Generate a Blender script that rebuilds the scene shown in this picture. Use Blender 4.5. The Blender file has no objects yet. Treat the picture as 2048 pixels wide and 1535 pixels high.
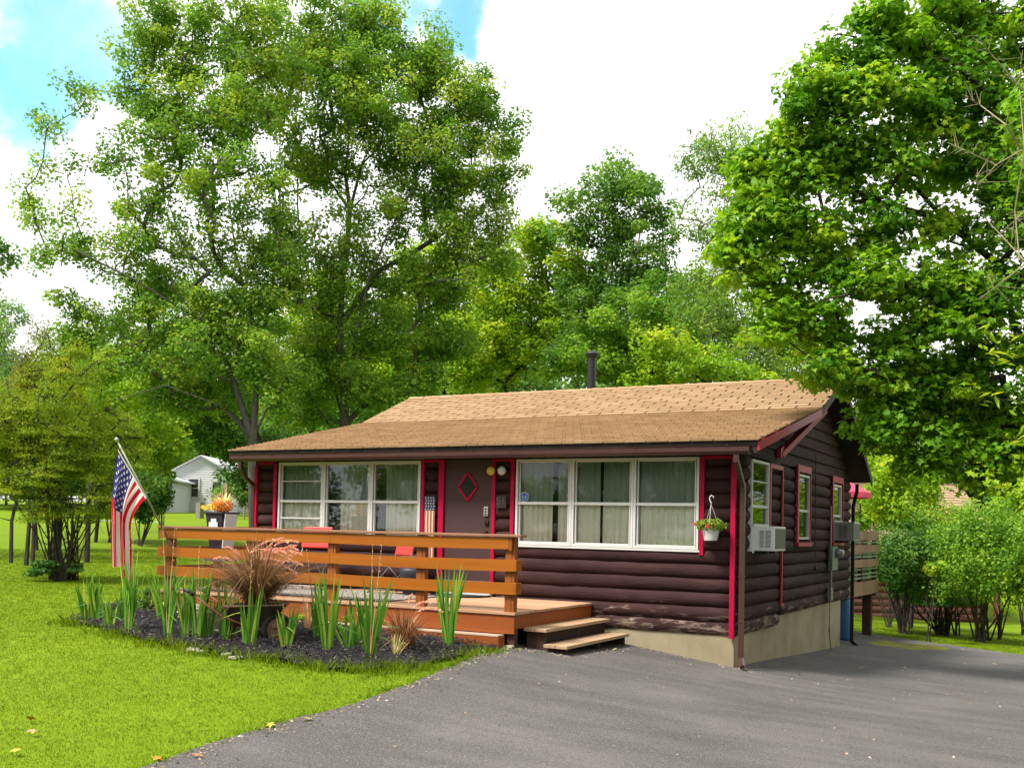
import bpy, bmesh, math, random
import numpy as np
from mathutils import Vector, Matrix
RNG = np.random.default_rng(11); random.seed(5)
S = bpy.context.scene; COL = S.collection

# ------------------------------------------------------------------ camera
F_PX, PY = 2108.1, 995.2
YAW, PITCH, ROLL = .496177, .0274829, .0210386
CAM = np.array([3.92, -13.41, 1.78])
_f = np.array([-math.sin(YAW)*math.cos(PITCH), math.cos(YAW)*math.cos(PITCH), math.sin(PITCH)])
_r = np.array([math.cos(YAW), math.sin(YAW), 0.]); _u = np.cross(_r, _f)
_c, _s = math.cos(ROLL), math.sin(ROLL)
RT, UP, FW = _c*_r+_s*_u, -_s*_r+_c*_u, _f
cam_d = bpy.data.cameras.new('camera'); cam = bpy.data.objects.new('camera', cam_d); COL.objects.link(cam)
cam_d.sensor_width = 36; cam_d.lens = F_PX/2048*36; cam_d.shift_y = (PY-767.5)/2048
cam_d.clip_start = .1; cam_d.clip_end = 3000
M3 = Matrix((RT, UP, -FW)).transposed().to_4x4(); M3.translation = Vector(CAM); cam.matrix_world = M3
S.camera = cam

def at(px, py, z):
    """a point z metres in front of the viewer that the photograph shows at px, py"""
    return CAM + (FW + (px-1024)/F_PX*RT - (py-PY)/F_PX*UP)*z
def ray(px, py): return FW + (px-1024)/F_PX*RT - (py-PY)/F_PX*UP

# ------------------------------------------------------------------ world, sun, exposure
SUN_AZ = math.radians(212)      # compass angle (from +Y, clockwise) the sun stands at
SUN_EL = math.radians(55)
W = bpy.data.worlds.new('World'); S.world = W; W.use_nodes = True
nt = W.node_tree; nt.nodes.clear()
def wn(t, **k):
    n = nt.nodes.new(t)
    for a, b in k.items(): setattr(n, a, b)
    return n
sky = wn('ShaderNodeTexSky', sky_type='NISHITA', sun_disc=False, sun_elevation=SUN_EL, sun_rotation=SUN_AZ)
sky.air_density = 1.0; sky.dust_density = .6; sky.ozone_density = 1.6
tc = wn('ShaderNodeTexCoord')
no = wn('ShaderNodeTexNoise'); no.inputs['Scale'].default_value = 7; no.inputs['Detail'].default_value = 6; no.inputs['Roughness'].default_value = .55
nt.links.new(tc.outputs['Generated'], no.inputs['Vector'])
nw = wn('ShaderNodeTexNoise'); nw.inputs['Scale'].default_value = 9; nw.inputs['Detail'].default_value = 7; nw.inputs['Roughness'].default_value = .6; nt.links.new(tc.outputs['Generated'], nw.inputs['Vector'])
wv = wn('ShaderNodeVectorMath', operation='MULTIPLY_ADD'); wv.inputs[1].default_value = (.16,)*3; nt.links.new(nw.outputs['Color'], wv.inputs[0]); nt.links.new(tc.outputs['Generated'], wv.inputs[2])
ws = wn('ShaderNodeVectorMath', operation='SUBTRACT'); ws.inputs[1].default_value = (.08,)*3; nt.links.new(wv.outputs[0], ws.inputs[0]); wz = wn('ShaderNodeVectorMath', operation='NORMALIZE'); nt.links.new(ws.outputs[0], wz.inputs[0])
def gap(direction, width):
    """opening in the cloud deck round a direction"""
    width *= 1.15; d = wn('ShaderNodeVectorMath', operation='DOT_PRODUCT'); d.inputs[1].default_value = tuple(direction)
    nt.links.new(wz.outputs[0], d.inputs[0])
    m = wn('ShaderNodeMapRange', interpolation_type='SMOOTHSTEP'); m.inputs['From Min'].default_value = math.cos(math.radians(width)); m.inputs['From Max'].default_value = math.cos(math.radians(width*.1))
    m.inputs['To Min'].default_value = 0; m.inputs['To Max'].default_value = 1
    nt.links.new(d.outputs['Value'], m.inputs['Value']); return m.outputs['Result']
def mth(op, a, b):
    n = wn('ShaderNodeMath', operation=op)
    for i, v in enumerate((a, b)):
        if hasattr(v, 'links'): nt.links.new(v, n.inputs[i])
        else: n.inputs[i].default_value = v
    return n.outputs[0]
def unit(px, py):
    d = ray(px, py); return d/np.linalg.norm(d)
g = None
for px, py, w in ((60, 185, 3.2), (150, 120, 3.6), (215, 165, 2.4), (10, 140, 2.2), (870, 10, 2.2), (905, 45, 1.8), (770, 20, 1.8), (1500, -900, 9), (-900, 300, 8)):
    h = gap(unit(px, py), w); g = h if g is None else mth('MAXIMUM', g, h)
nr = wn('ShaderNodeMapRange'); nr.inputs['From Min'].default_value = .33; nr.inputs['From Max'].default_value = .67; nt.links.new(no.outputs['Fac'], nr.inputs['Value'])
cl = mth('SUBTRACT', mth('MULTIPLY', g, 1.35), mth('MULTIPLY', nr.outputs[0], .6))
mr = wn('ShaderNodeMapRange', interpolation_type='SMOOTHSTEP'); mr.inputs['From Min'].default_value = -.05; mr.inputs['From Max'].default_value = 1.35
nt.links.new(cl, mr.inputs['Value'])
bg1 = wn('ShaderNodeBackground'); bg1.inputs['Strength'].default_value = .15
tint = wn('ShaderNodeMix', data_type='RGBA', blend_type='MULTIPLY'); tint.inputs['Factor'].default_value = 1; tint.inputs[7].default_value = (.78, 1.22, 1.16, 1)
nt.links.new(sky.outputs[0], tint.inputs[6]); nt.links.new(tint.outputs[2], bg1.inputs['Color'])
bg2 = wn('ShaderNodeBackground'); bg2.inputs['Color'].default_value = (1, 1, 1.0, 1)
cb = wn('ShaderNodeMapRange'); cb.inputs['From Min'].default_value = .3; cb.inputs['From Max'].default_value = .75; cb.inputs['To Min'].default_value = .84; cb.inputs['To Max'].default_value = .54
nt.links.new(no.outputs['Fac'], cb.inputs['Value']); nt.links.new(cb.outputs[0], bg2.inputs['Strength'])
mx = wn('ShaderNodeMixShader'); nt.links.new(mr.outputs[0], mx.inputs['Fac']); nt.links.new(bg2.outputs[0], mx.inputs[1]); nt.links.new(bg1.outputs[0], mx.inputs[2])
wo = wn('ShaderNodeOutputWorld'); nt.links.new(mx.outputs[0], wo.inputs['Surface'])

sd = bpy.data.lights.new('sun', 'SUN'); sd.energy = 3.3; sd.angle = math.radians(13); sd.color = (1, .95, .86)
so = bpy.data.objects.new('sun', sd); COL.objects.link(so)
sdir = Vector((math.sin(SUN_AZ)*math.cos(SUN_EL), math.cos(SUN_AZ)*math.cos(SUN_EL), math.sin(SUN_EL)))
so.rotation_euler = sdir.to_track_quat('Z', 'Y').to_euler(); so.location = (-10, -30, 30)
S.view_settings.view_transform = 'Standard'; S.view_settings.look = 'None'; S.view_settings.gamma = 1; S.view_settings.exposure = 1.12
S.render.engine = 'CYCLES'; S.cycles.max_bounces = 8; S.cycles.transparent_max_bounces = 12

# ------------------------------------------------------------------ helpers
def tag(o, label=None, cat=None, group=None, kind=None):
    if label: o['label'] = label
    if cat: o['category'] = cat
    if group: o['group'] = group
    if kind: o['kind'] = kind
    return o
def thing(name, label, cat, loc=(0, 0, 0), group=None, rotz=0):
    o = bpy.data.objects.new(name, None); COL.objects.link(o); o.location = loc; o.rotation_euler = (0, 0, rotz)
    return tag(o, label, cat, group)
class MB:
    def __init__(s): s.v = []; s.f = []; s.t = []; s.cur = .5
    def quadv(s, pts):
        n = len(s.v); s.v += [tuple(p) for p in pts]; s.f.append(tuple(range(n, n+len(pts)))); s.t.append(s.cur)
    def hexa(s, p):
        n = len(s.v); s.v += [tuple(q) for q in p]
        for f in ((0, 3, 2, 1), (4, 5, 6, 7), (0, 1, 5, 4), (1, 2, 6, 5), (2, 3, 7, 6), (3, 0, 4, 7)):
            s.f.append(tuple(n+i for i in f)); s.t.append(s.cur)
    def box(s, x0, x1, y0, y1, z0, z1):
        s.hexa([(x0, y0, z0), (x1, y0, z0), (x1, y1, z0), (x0, y1, z0), (x0, y0, z1), (x1, y0, z1), (x1, y1, z1), (x0, y1, z1)]); return s
    def cbox(s, c, sz, R=None):
        c = Vector(c); h = [Vector((sx*sz[0]/2, sy*sz[1]/2, sz_*sz[2]/2)) for sz_ in (-1, 1) for sx, sy in ((-1, -1), (1, -1), (1, 1), (-1, 1))]
        s.hexa([c+(R @ q if R is not None else q) for q in h]); return s
    def bar(s, a, b, w, h, up=(0, 0, 1)):
        a = Vector(a); b = Vector(b); d = (b-a); L = d.length; d.normalize(); u = Vector(up)
        if abs(d.dot(u)) > .98: u = Vector((1, 0, 0))
        x = d.cross(u).normalized(); z = x.cross(d)
        s.hexa([p+x*i*w/2+z*j*h/2 for p, j in ((a, -1),) for i in (-1, 1)]+[b+x*i*w/2-z*h/2 for i in (1, -1)]+[a+x*i*w/2+z*h/2 for i in (-1, 1)]+[b+x*i*w/2+z*h/2 for i in (1, -1)]); return s
    def tube(s, pts, r, n=8, cap=True):
        pts = [Vector(p) for p in pts]; rr = r if hasattr(r, '__len__') else [r]*len(pts); base = len(s.v); ref = None
        for i, p in enumerate(pts):
            d = (pts[min(i+1, len(pts)-1)]-pts[max(i-1, 0)]).normalized()
            if ref is None: ref = Vector((0, 0, 1)) if abs(d.z) < .9 else Vector((1, 0, 0))
            x = d.cross(ref).normalized(); y = d.cross(x).normalized(); ref = -d.cross(x).cross(d).normalized() if False else ref
            for k in range(n):
                a = 2*math.pi*k/n; s.v.append(tuple(p+(x*math.cos(a)+y*math.sin(a))*rr[i]))
        for i in range(len(pts)-1):
            for k in range(n):
                a = base+i*n+k; b = base+i*n+(k+1) % n; s.f.append((a, b, b+n, a+n)); s.t.append(s.cur)
        if cap:
            s.f.append(tuple(base+k for k in range(n))); s.f.append(tuple(base+(len(pts)-1)*n+k for k in reversed(range(n)))); s.t += [s.cur]*2
        return s
    def lathe(s, prof, c=(0, 0, 0), n=16, axis='z'):
        base = len(s.v)
        for r, h in prof:
            for k in range(n):
                a = 2*math.pi*k/n; q = (r*math.cos(a), r*math.sin(a), h)
                if axis == 'x': q = (h, q[0], q[1])
                if axis == 'y': q = (q[0], h, q[1])
                s.v.append((c[0]+q[0], c[1]+q[1], c[2]+q[2]))
        for i in range(len(prof)-1):
            for k in range(n):
                a = base+i*n+k; b = base+i*n+(k+1) % n; s.f.append((a, b, b+n, a+n)); s.t.append(s.cur)
        s.f.append(tuple(base+k for k in range(n))); s.f.append(tuple(base+(len(prof)-1)*n+k for k in range(n))); s.t += [s.cur]*2
        return s
    def build(s, name, mat, parent=None, smooth=False, bevel=0, tint=False):
        me = bpy.data.meshes.new(name); me.from_pydata(s.v, [], s.f); me.update()
        if tint:
            a = me.attributes.new('tint', 'FLOAT', 'FACE'); a.data.foreach_set('value', np.array(s.t, np.float32))
        bm = bmesh.new(); bm.from_mesh(me); bmesh.ops.recalc_face_normals(bm, faces=bm.faces); bm.to_mesh(me); bm.free()
        o = bpy.data.objects.new(name, me); COL.objects.link(o)
        if mat: me.materials.append(mat)
        if smooth: me.shade_smooth()
        if parent: o.parent = parent
        if bevel:
            b = o.modifiers.new('b', 'BEVEL'); b.width = bevel; b.segments = 2; b.limit_method = 'ANGLE'
        return o
def npmesh(name, V, Fc, mat, parent=None, k=4, smooth=False, attrs=None):
    """mesh from numpy arrays: V (n,3), Fc (m,k)"""
    me = bpy.data.meshes.new(name); m = len(Fc)
    me.vertices.add(len(V)); me.vertices.foreach_set('co', np.asarray(V, np.float32).ravel())
    me.loops.add(m*k); me.loops.foreach_set('vertex_index', np.asarray(Fc, np.int32).ravel())
    me.polygons.add(m); me.polygons.foreach_set('loop_start', np.arange(m, dtype=np.int32)*k)
    if smooth: me.polygons.foreach_set('use_smooth', np.ones(m, bool))
    me.update(calc_edges=True); me.validate()
    for nme, (typ, dom, arr) in (attrs or {}).items():
        a = me.attributes.new(nme, typ, dom); a.data.foreach_set('value' if typ == 'FLOAT' else 'color', np.asarray(arr, np.float32).ravel())
    if mat: me.materials.append(mat)
    o = bpy.data.objects.new(name, me); COL.objects.link(o)
    if parent: o.parent = parent
    return o
def text(name, body, size, M, mat, parent, depth=.002):
    cu = bpy.data.curves.new(name, 'FONT'); cu.body = body; cu.size = size; cu.extrude = depth; cu.align_x = 'CENTER'; cu.align_y = 'CENTER'
    t = bpy.data.objects.new(name+'_tmp', cu); COL.objects.link(t); dg = bpy.context.evaluated_depsgraph_get(); dg.update()
    me = bpy.data.meshes.new_from_object(t.evaluated_get(dg)); bpy.data.objects.remove(t); me.name = name
    me.transform(M); me.materials.clear(); me.materials.append(mat)
    o = bpy.data.objects.new(name, me); COL.objects.link(o); o.parent = parent; return o
def copy_tree(o, parent=None):
    mi = o.matrix_parent_inverse.copy(); c = o.copy(); COL.objects.link(c); c.parent = parent; c.matrix_parent_inverse = mi
    for ch in list(o.children): copy_tree(ch, c)
    return c

# ------------------------------------------------------------------ materials
class Mat:
    k = .80     # one scale for all painted, wooden and mineral base colours
    def __init__(s, name, rough=.7, metal=0, spec=.4):
        s.m = bpy.data.materials.new(name); s.m.use_nodes = True; s.t = s.m.node_tree; s.b = s.t.nodes['Principled BSDF']
        s.b.inputs['Roughness'].default_value = rough; s.b.inputs['Metallic'].default_value = metal; s.b.inputs['Specular IOR Level'].default_value = spec
    def n(s, t, **k):
        n = s.t.nodes.new(t)
        for a, b in k.items():
            if a in n.inputs: n.inputs[a].default_value = b
            else: setattr(n, a, b)
        return n
    def l(s, a, b): s.t.links.new(a, b)
    def coord(s, scale=(1, 1, 1), kind='Object'):
        c = s.n('ShaderNodeTexCoord'); m = s.n('ShaderNodeMapping'); m.inputs['Scale'].default_value = scale; s.l(c.outputs[kind], m.inputs[0]); return m.outputs[0]
    def noise(s, scale, detail=4, vec=None, rough=.55, out='Fac'):
        n = s.n('ShaderNodeTexNoise'); n.inputs['Scale'].default_value = scale; n.inputs['Detail'].default_value = detail; n.inputs['Roughness'].default_value = rough
        s.l(vec if vec is not None else s.coord(), n.inputs['Vector']); return n.outputs[out]
    def ramp(s, fac, stops):
        r = s.n('ShaderNodeValToRGB'); e = r.color_ramp.elements
        while len(e) < len(stops): e.new(.5)
        for i, (p, c) in enumerate(stops): e[i].position = p; e[i].color = (*[q*s.k for q in c[:3]], 1)
        s.l(fac, r.inputs[0]); return r.outputs[0]
    def mix(s, f, a, b, blend='MIX'):
        m = s.n('ShaderNodeMix', data_type='RGBA', blend_type=blend)
        for v, i in ((f, 0), (a, 6), (b, 7)):
            if hasattr(v, 'links'): s.l(v, m.inputs[i])
            elif i == 0: m.inputs[0].default_value = v
            else: m.inputs[i].default_value = (*v, 1)
        return m.outputs[2]
    def math(s, op, a, b=0.):
        n = s.n('ShaderNodeMath', operation=op)
        for v, i in ((a, 0), (b, 1)):
            if hasattr(v, 'links'): s.l(v, n.inputs[i])
            else: n.inputs[i].default_value = v
        return n.outputs[0]
    def base(s, c): s.l(c, s.b.inputs['Base Color']) if hasattr(c, 'links') else setattr(s.b.inputs['Base Color'], 'default_value', (*c, 1)); return s
    def bump(s, h, st=.3, d=.01):
        b = s.n('ShaderNodeBump'); b.inputs['Strength'].default_value = st; b.inputs['Distance'].default_value = d; s.l(h, b.inputs['Height']); s.l(b.outputs[0], s.b.inputs['Normal']); return s
    def island(s): return s.n('ShaderNodeNewGeometry').outputs['Random Per Island']
    def attr(s, name): a = s.n('ShaderNodeAttribute'); a.attribute_name = name; return a
def flat(name, c, rough=.6, metal=0, var=.12, scale=9, bump=.1):
    """paint or plastic with slight uneven tone and grain"""
    M = Mat(name, rough, metal); n = M.noise(scale, 5)
    M.base(M.ramp(n, [(.25, tuple(x*(1-var) for x in c)), (.75, tuple(min(1, x*(1+var)) for x in c))]))
    M.bump(M.noise(scale*9, 3), bump, .004); return M.m

def log_mat(name, warm=1.0):
    M = Mat(name, .78, 0, .16); v = M.coord((.35, .35, 1.6)); n1 = M.noise(3.2, 8, v, .62); n2 = M.noise(14, 6, M.coord((.25, .25, 2.2)), .6)
    c = M.ramp(n1, [(.25, (.023*warm, .0105, .0105)), (.5, (.043*warm, .0180, .0180)), (.78, (.082*warm, .036, .035))])
    # worn, bleached finish, worst on the two lowest logs
    sep = M.n('ShaderNodeSeparateXYZ'); M.l(M.coord(), sep.inputs[0])
    low = M.n('ShaderNodeMapRange'); low.inputs['From Min'].default_value = 1.1; low.inputs['From Max'].default_value = .45; low.inputs['To Min'].default_value = 0.; low.inputs['To Max'].default_value = .24
    M.l(sep.outputs['Z'], low.inputs['Value'])
    w = M.math('ADD', M.noise(4.5, 9, M.coord((.55, .55, 2.6)), .72), low.outputs[0])
    wr = M.n('ShaderNodeMapRange', interpolation_type='SMOOTHSTEP'); wr.inputs['From Min'].default_value = .69; wr.inputs['From Max'].default_value = .80; M.l(w, wr.inputs['Value'])
    worn = M.ramp(n2, [(.3, (.13, .075, .06)), (.7, (.36, .27, .22))])
    M.base(M.mix(wr.outputs[0], c, worn)); M.bump(M.math('ADD', n1, M.math('MULTIPLY', M.noise(30, 6, M.coord((.12, .12, 2.5)), .65), .9)), .75, .016)
    return M.m
def wood_mat(name, a, b, grain=(1, 14, 14), wear=None, rough=.5, wearth=.62):
    M = Mat(name, rough); n = M.noise(2.4, 7, M.coord(grain), .6); c = M.ramp(n, [(.3, a), (.7, b)])
    c = M.mix(.35, c, M.ramp(M.island(), [(0, tuple(x*.72 for x in a)), (1, tuple(min(1, x*1.15) for x in b))]))
    if wear:
        w = M.n('ShaderNodeMapRange', interpolation_type='SMOOTHSTEP'); w.inputs['From Min'].default_value = wearth; w.inputs['From Max'].default_value = wearth+.12
        M.l(M.noise(2.2, 8, M.coord(tuple(.5*g for g in grain)), .7), w.inputs['Value']); c = M.mix(w.outputs[0], c, wear)
    M.base(c); M.bump(n, .35, .004); return M.m
def leaf_mat(name, dark, lite, alt=None, trans=.38, rough=.55):
    """leaf: hue from the tuft's own tint plus a per-leaf variation"""
    M = Mat(name, rough, 0, .25); M.k = 1.48; t = M.attr('tint').outputs['Fac']; isl = M.island()
    f = M.math('ADD', M.math('MULTIPLY', t, .62), M.math('MULTIPLY', isl, .38))
    st = [(.12, dark), (.62, lite)]
    if alt: st.append((.97, alt))
    c = M.ramp(f, st); M.base(c)
    tr = M.n('ShaderNodeBsdfTranslucent'); M.l(M.mix(.5, c, (1.3, 1.3, .4), 'MULTIPLY'), tr.inputs['Color'])
    tr2 = M.n('ShaderNodeMixShader'); tr2.inputs[0].default_value = trans
    M.l(M.b.outputs[0], tr2.inputs[1]); M.l(tr.outputs[0], tr2.inputs[2]); M.l(tr2.outputs[0], M.t.nodes['Material Output'].inputs['Surface'])
    return M.m
def bark_mat(name, a, b):
    M = Mat(name, .9); n = M.noise(5, 8, M.coord((3, 3, .7)), .65); M.base(M.ramp(n, [(.3, a), (.7, b)])); M.bump(n, .7, .03); return M.m
mat_log = log_mat('log_stain'); mat_logside = log_mat('log_stain_side', .95)
mat_trim = flat('magenta_trim_paint', (.44, .002, .042), .6, var=.1); mat_trim.node_tree.nodes['Principled BSDF'].inputs['Specular IOR Level'].default_value = .15
mat_trim2 = flat('rake_trim_paint', (.42, .012, .05), .5, var=.12)
mat_white = flat('white_vinyl', (.66, .66, .64), .35, var=.05)
mat_door = flat('brown_door_paint', (.060, .025, .025), .65, var=.07)
mat_gutter = flat('brown_gutter_enamel', (.07, .028, .026), .32, var=.15)
mat_dark = flat('dark_soffit_paint', (.025, .013, .013), .7)
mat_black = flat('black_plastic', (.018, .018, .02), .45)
mat_iron = flat('black_stove_pipe', (.03, .032, .038), .4, .3)
mat_grey = flat('grey_metal', (.22, .23, .23), .45, .4)
mat_rust = flat('rusty_steel', (.16, .055, .03), .8, .2, var=.6, scale=14, bump=.4)
mat_rubber = flat('tyre_rubber', (.022, .02, .02), .8)
mat_red = flat('red_plastic', (.72, .045, .035), .4)
mat_brass = flat('bronze_hardware', (.05, .03, .02), .3, .7)
mat_curtain = flat('cream_curtain', (.98, .96, .84), .9, var=.06, scale=3)
mat_stain = wood_mat('orange_cedar_stain', (.29, .078, .004), (.45, .135, .006), (.35, 9, 9), rough=.42)
mat_post = wood_mat('post_cedar_stain', (.25, .065, .010), (.36, .105, .014), (9, 9, .5), rough=.5)
mat_rim = wood_mat('rim_cedar_stain', (.26, .062, .012), (.38, .098, .016), (.5, 9, 9), (.48, .30, .20), rough=.5, wearth=.72)
mat_floor = wood_mat('worn_deck_boards', (.42, .20, .10), (.66, .42, .26), (.5, 12, 12), (.30, .085, .03), .7, .55)
mat_tread = wood_mat('weathered_step_boards', (.34, .20, .11), (.55, .38, .23), (12, .6, 12), (.23, .10, .05), .75, .6)
mat_stringer = flat('dark_stringer_stain', (.07, .03, .02), .7, var=.3)
def glass_mat(name, tintc=(.9, .95, .9), screen=0.):
    M = Mat(name, .03); nt_ = M.t; tr = M.n('ShaderNodeBsdfTransparent'); tr.inputs[0].default_value = (*[x*(1-screen) for x in tintc], 1)
    gl = M.n('ShaderNodeBsdfGlossy'); gl.inputs['Roughness'].default_value = .02; gl.inputs[0].default_value = (.95, .97, 1, 1)
    fr = M.n('ShaderNodeFresnel'); fr.inputs[0].default_value = 1.45
    b = M.n('ShaderNodeBump'); b.inputs['Strength'].default_value = .06; b.inputs['Distance'].default_value = .01; M.l(M.noise(1.4, 2), b.inputs['Height']); M.l(b.outputs[0], gl.inputs['Normal'])
    mx = M.n('ShaderNodeMixShader'); M.l(fr.outputs[0], mx.inputs[0]); M.l(tr.outputs[0], mx.inputs[1]); M.l(gl.outputs[0], mx.inputs[2]); M.l(mx.outputs[0], nt_.nodes['Material Output'].inputs['Surface']); return M.m
mat_glass = glass_mat('window_glass', (1, 1, .98)); mat_glass_scr = glass_mat('screened_window_glass', (.86, .9, .88), .2)
def shingle_mat():
    M = Mat('tan_asphalt_shingles', .9, 0, .2); c = M.ramp(M.island(), [(0, (.34, .225, .115)), (.5, (.42, .285, .155)), (1, (.50, .35, .20))])
    g2 = M.noise(120, 3); c = M.mix(.35, c, M.ramp(g2, [(.3, (.20, .10, .055)), (.7, (.62, .40, .24))]))
    st = M.n('ShaderNodeMapRange', interpolation_type='SMOOTHSTEP'); st.inputs['From Min'].default_value = .55; st.inputs['From Max'].default_value = .75; M.l(M.noise(.9, 6), st.inputs['Value'])
    c = M.mix(M.math('MULTIPLY', st.outputs[0], .38), c, (.22, .13, .075)); lw = M.n('ShaderNodeMapRange', interpolation_type='SMOOTHSTEP'); lw.inputs['From Min'].default_value = .50; lw.inputs['From Max'].default_value = .66; M.l(M.noise(6, 8, M.coord((.5, 3, 3)), .7), lw.inputs['Value']); c = M.mix(M.math('MULTIPLY', lw.outputs[0], .32), c, (.15, .09, .05)); M.base(c); M.bump(g2, .5, .004); return M.m
mat_shingle = shingle_mat()
def concrete_mat():
    M = Mat('painted_concrete', .9); n = M.noise(1.6, 8); c = M.ramp(n, [(.25, (.27, .215, .125)), (.55, (.36, .30, .185)), (.8, (.42, .36, .24))])
    sep = M.n('ShaderNodeSeparateXYZ'); M.l(M.coord(), sep.inputs[0])
    mo = M.math('ADD', M.math('MULTIPLY', sep.outputs['Y'], .055), M.math('MULTIPLY', sep.outputs['Z'], -.45))
    mo = M.math('ADD', mo, M.math('MULTIPLY', M.noise(2.6, 6), .75)); mm = M.n('ShaderNodeMapRange', interpolation_type='SMOOTHSTEP'); mm.inputs['From Min'].default_value = .68; mm.inputs['From Max'].default_value = .98; M.l(mo, mm.inputs['Value'])
    c = M.mix(mm.outputs[0], c, (.12, .12, .02)); c = M.mix(.22, c, M.ramp(M.noise(2.2, 8, M.coord((1.2, 1.2, .7)), .7), [(.35, (.16, .13, .08)), (.6, (.46, .40, .27))])); M.base(c); M.bump(M.noise(22, 6), .35, .01); return M.m
mat_concrete = concrete_mat()

# ------------------------------------------------------------------ terrain
_A = np.array([(0, 0, 0), (-1.54, 0, .21), (-1.5, -2, .25), (-2.2, -2.4, .33), (0, 6.85, -.33), (0, 3.4, -.16), (0, 11, -.46), (3, 8.5, -.45), (6, 0, -.25), (3.9, -13.4, .12),
 (0, -7, .12), (3.5, -4, .02), (8, -8, 0), (-1.2, -8, .18), (-2, -5, .3), (-4, -3.5, .40), (-8, -3, .48), (-8, 1, .5), (-13, 0, .6), (-13, -5, .52), (-20, 5, .95), (-15, -10, .45), (-30, 10, 1.3),
 (-28, 38, 2.0), (-34, 48, 2.2), (-45, 60, 2.6), (0, 30, -.45), (-.7, 21.6, -.85), (4, 24, -.95), (-5, 20, -.35), (0, 60, 1.2), (20, 30, -.8), (9, 14, -.75), (15, 0, -.5), (30, 10, -.8), (60, 60, .5), (-80, 20, 2.4), (-80, 100, 4), (80, 120, 2),
 (0, 150, 4), (-80, -40, 1), (60, -40, 0), (0, -40, .2), (-7, 3, .4), (-7, 8, .35), (-4, 11, 0), (-16, 14, 1.0), (-22, 26, 1.5), (150, 0, 0), (-150, 0, 2.5), (0, 250, 4), (0, -150, 0), (3, 18, -.75), (-9, 20, .5)])
def _tps(d2): return np.where(d2 > 1e-9, d2*np.log(np.maximum(d2, 1e-9)), 0)
_n = len(_A); _K = _tps(((_A[:, None, :2]-_A[None, :, :2])**2).sum(-1))+np.eye(_n)*.6; _P = np.c_[np.ones(_n), _A[:, :2]]
_sol = np.linalg.solve(np.block([[_K, _P], [_P.T, np.zeros((3, 3))]]), np.r_[_A[:, 2], 0, 0, 0])
def G(x, y):
    x = np.atleast_1d(np.asarray(x, float)); y = np.atleast_1d(np.asarray(y, float)); out = np.empty(x.size); xf, yf = x.ravel(), y.ravel()
    for i in range(0, x.size, 20000):
        a, b = xf[i:i+20000], yf[i:i+20000]; d2 = (a[:, None]-_A[None, :, 0])**2+(b[:, None]-_A[None, :, 1])**2
        out[i:i+20000] = _tps(d2) @ _sol[:_n]+_sol[_n]+_sol[_n+1]*a+_sol[_n+2]*b
    return out.reshape(x.shape)
def g1(x, y): return float(G(x, y)[0])
def gp(px, py):
    """ground point seen at px, py"""
    d = ray(px, py); lo = 4.
    for t in np.arange(4, 90, .1):
        p = CAM+d*t
        if p[2] < g1(p[0], p[1]): break
        lo = t
    for _ in range(12):
        m = (lo+t)/2; p = CAM+d*m
        if p[2] < g1(p[0], p[1]): t = m
        else: lo = m
    return CAM+d*lo

def lawn_mat():
    M = Mat('lawn_grass_ground', .9, 0, .15); n1 = M.noise(.45, 5); n2 = M.noise(38, 6)
    c = M.ramp(n1, [(.3, (.125, .215, .001)), (.55, (.175, .28, .002)), (.75, (.24, .32, .003))])
    c = M.mix(.55, c, M.ramp(n2, [(.25, (.05, .11, .002)), (.7, (.25, .37, .006))])); M.base(c); M.bump(n2, .8, .03); return M.m
xs = np.unique(np.r_[np.arange(-24, 12, .4), -24-np.cumsum(1.08**np.arange(60)*.5), 12+np.cumsum(1.08**np.arange(60)*.5)])
ys = np.unique(np.r_[np.arange(-14, 16, .4), -14-np.cumsum(1.08**np.arange(55)*.5), 16+np.cumsum(1.08**np.arange(60)*.5)])
XX, YY = np.meshgrid(xs, ys); ZZ = G(XX, YY); Vt = np.c_[XX.ravel(), YY.ravel(), ZZ.ravel()]; nx_ = len(xs)
ii = (np.arange(len(ys)-1)[:, None]*nx_+np.arange(nx_-1)[None, :]).ravel(); Ft = np.c_[ii, ii+1, ii+1+nx_, ii+nx_]
mat_lawn = lawn_mat(); tag(npmesh('ground', Vt, Ft, mat_lawn, smooth=True), kind='structure')

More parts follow.
